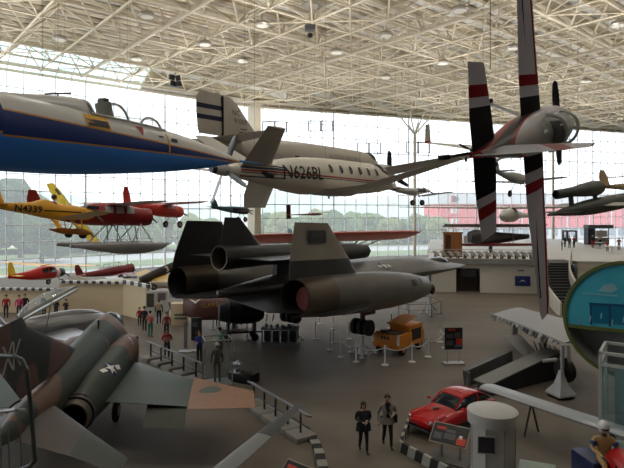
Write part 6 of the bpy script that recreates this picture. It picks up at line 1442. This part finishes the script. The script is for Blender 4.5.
person(G(139.5,326),30,1.3,redc,jeans,hairb,'stand','small child in red at the left of the group by the poster board')
vb=person(G(159,324),185,1.74,black_c,black_c,hairbr,'stand','visitor with a beige backpack standing by the poster board')
b=NB(); box(b,(0,.2,1.25),(.36,.22,.46),bev=.07); obj('backpack',b,beigec,vb)
person(G(166.5,322),190,1.78,black_c,black_c,hairb,'stand','tall visitor in black right of the beige backpack')
person(G(166.5,338),10,1.66,rust,jeans,hairb,'stand','visitor in a rust jacket standing behind the red vest')
person(G(218,326),30,1.6,pinkc,black_c,hairb,'hips','visitor in a pink checked top at the end of the black engine')
for px,py,tp_,hr,ps,lb,h_ in((6,318,redc,hairb,'stand','visitor in red with dark hair at the left edge by the beige wall',1.75),(19,318,pinkc,hairb,'stand','visitor in pink beside the red-clad visitor at the left',1.72),(25,317,black_c,hairb,'stand','visitor in black behind the pink-clad visitor',1.74),(44,317,jeans,hairbr,'stand','visitor in jeans half hidden under the raised canopy',1.74),(56,318,black_c,hairb,'stand','visitor in a black coat right of the raised canopy',1.8),(66,319,black_c,hairb,'front','visitor in black bending at the silver jet nose',1.5)):
    person(G(px,py),160 if px>40 else 20,h_,tp_,jeans,hr,ps,lb)
# visitors on the mezzanine
for px,d,tp_,lg_,ps,lb,h_,f_ in((565,72,black_c,black_c,'stand','visitor in black at the far glass doors, left one',1.6,30),(569.5,70,black_c,jeans,'stand','visitor in black at the far glass doors, middle one',1.65,120),(574,71,rust,black_c,'front','visitor in dark rust clothes at the far glass doors, right one',1.6,-60),(592.5,71,black_c,redc,'stand','tall visitor in black and red by the dark counter',1.8,20),(600,74,beigec,black_c,'front','visitor with dark hair at the cafe counter',1.7,0),(607.5,64,redc,black_c,'front','visitor in red at the white cafe table',1.35,0),(619,66,rust,black_c,'front','visitor in an orange top at the right end of the cafe',1.6,-30),(562,66,black_c,black_c,'front','short visitor in black at the left top of the stairs',1.4,60)):
    person(V((*XD(px,d),MZ)),f_,h_,tp_,lg_,hairb,ps,lb)
# flight suit dummy
dm=person(V((cse.location.x,cse.location.y,.1)),15,1.78,olive,olive,None,'stand','dummy in an olive flight suit and white helmet in the glass display case',cat='mannequin',name='flight_suit_dummy',coat=0)
b=NB(); ball(b,(0,.01,1.68),.135,(.92,1.02,.95),n=18); hm=obj('helmet',b,M('helmet_white',(214,212,206),.3,0,.03),dm)
b=NB(); ball(b,(0,-.05,1.64),.105,(.85,.9,.6),n=16); obj('visor',b,M('visor_dark',(30,30,34),.1,0,0,1,.8),hm)
# racing driver dummy
seat=P(606,462,13); 
t=thing('racing_machine','red and blue open racing machine under the tan-suited dummy at the lower right corner','vehicle',(seat.x,seat.y,0),math.radians(8))
zs=seat.z
b=NB(); box(b,(-.02,.35,zs-.35),(.75,.9,.75),bev=.06); obj('seat_body',b,M('racer_blue',(28,40,84),.35),t)
b=NB(); loft(b,[(0,0,0,.1,.1,.1),(.1,0,0,.34,.3,.3),(.7,0,.02,.36,.36,.34),(1.1,0,0,.34,.34,.34)],18,3)
o=obj('nose_cowl',b,M('racer_red',(184,34,34),.3),t); o.rotation_euler=(0,0,pi/2); o.location=(.25,-1.15,zs+.02)
b=NB(); box(b,(0,-.15,zs-.72),(.9,1.9,.12),bev=.03); obj('chassis',b,darkm,t)
b=NB(); ptube(b,[(-.12,-.48,zs+.12),(.15,-.52,zs+.16),(.42,-.48,zs+.12)],.025,8); tube(b,(.15,-.52,zs+.14),(.15,-.6,zs-.15),.03); obj('handlebar',b,black,t)
b=NB(); ball(b,(.5,-.3,zs+.2),.13,(1.2,.8,.6)); tube(b,(.5,-.3,zs+.15),(.42,-.45,zs-.1),.025); obj('mirror',b,black,t)
b=NB(); box(b,(0,0,(zs-.8)/2),(.7,1.2,zs-.8),bev=.03); obj('plinth',b,M('plinth_grey',(120,118,114),.6),t)
dd=person(V((seat.x+.0,seat.y+.1,zs-.86*1.0)),-8,1.78,tanc,tanc,None,'sit','dummy in a tan racing suit and white helmet seated at the lower right corner',detail=True,cat='mannequin',name='racing_dummy',broad=1.18,skin=M('glove_brown',(96,70,52),.6))
b=NB(); ball(b,(0,.0,1.68),.15,(.92,1.05,1.05),n=20); hm=obj('helmet',b,M('helmet_white',(214,212,206),.3,0,.03),dd)
b=NB(); ball(b,(0,-.07,1.65),.105,(1.05,.9,.5),n=16); obj('visor_opening',b,black,hm)
for sg in(-1,1):
    for f_ in(.45,.62):
        e=V((.17*1.18*sg,.01,1.4)).lerp(V((.3*sg,-.08,1.18)),f_); dv_=(V((.3*sg,-.08,1.18))-V((.2*sg,.01,1.4))).normalized()
        b=NB(); tube(b,e-dv_*.018,e+dv_*.018,.082,14); obj('sleeve_band',b,M('band_blue',(40,60,120),.6),dd)
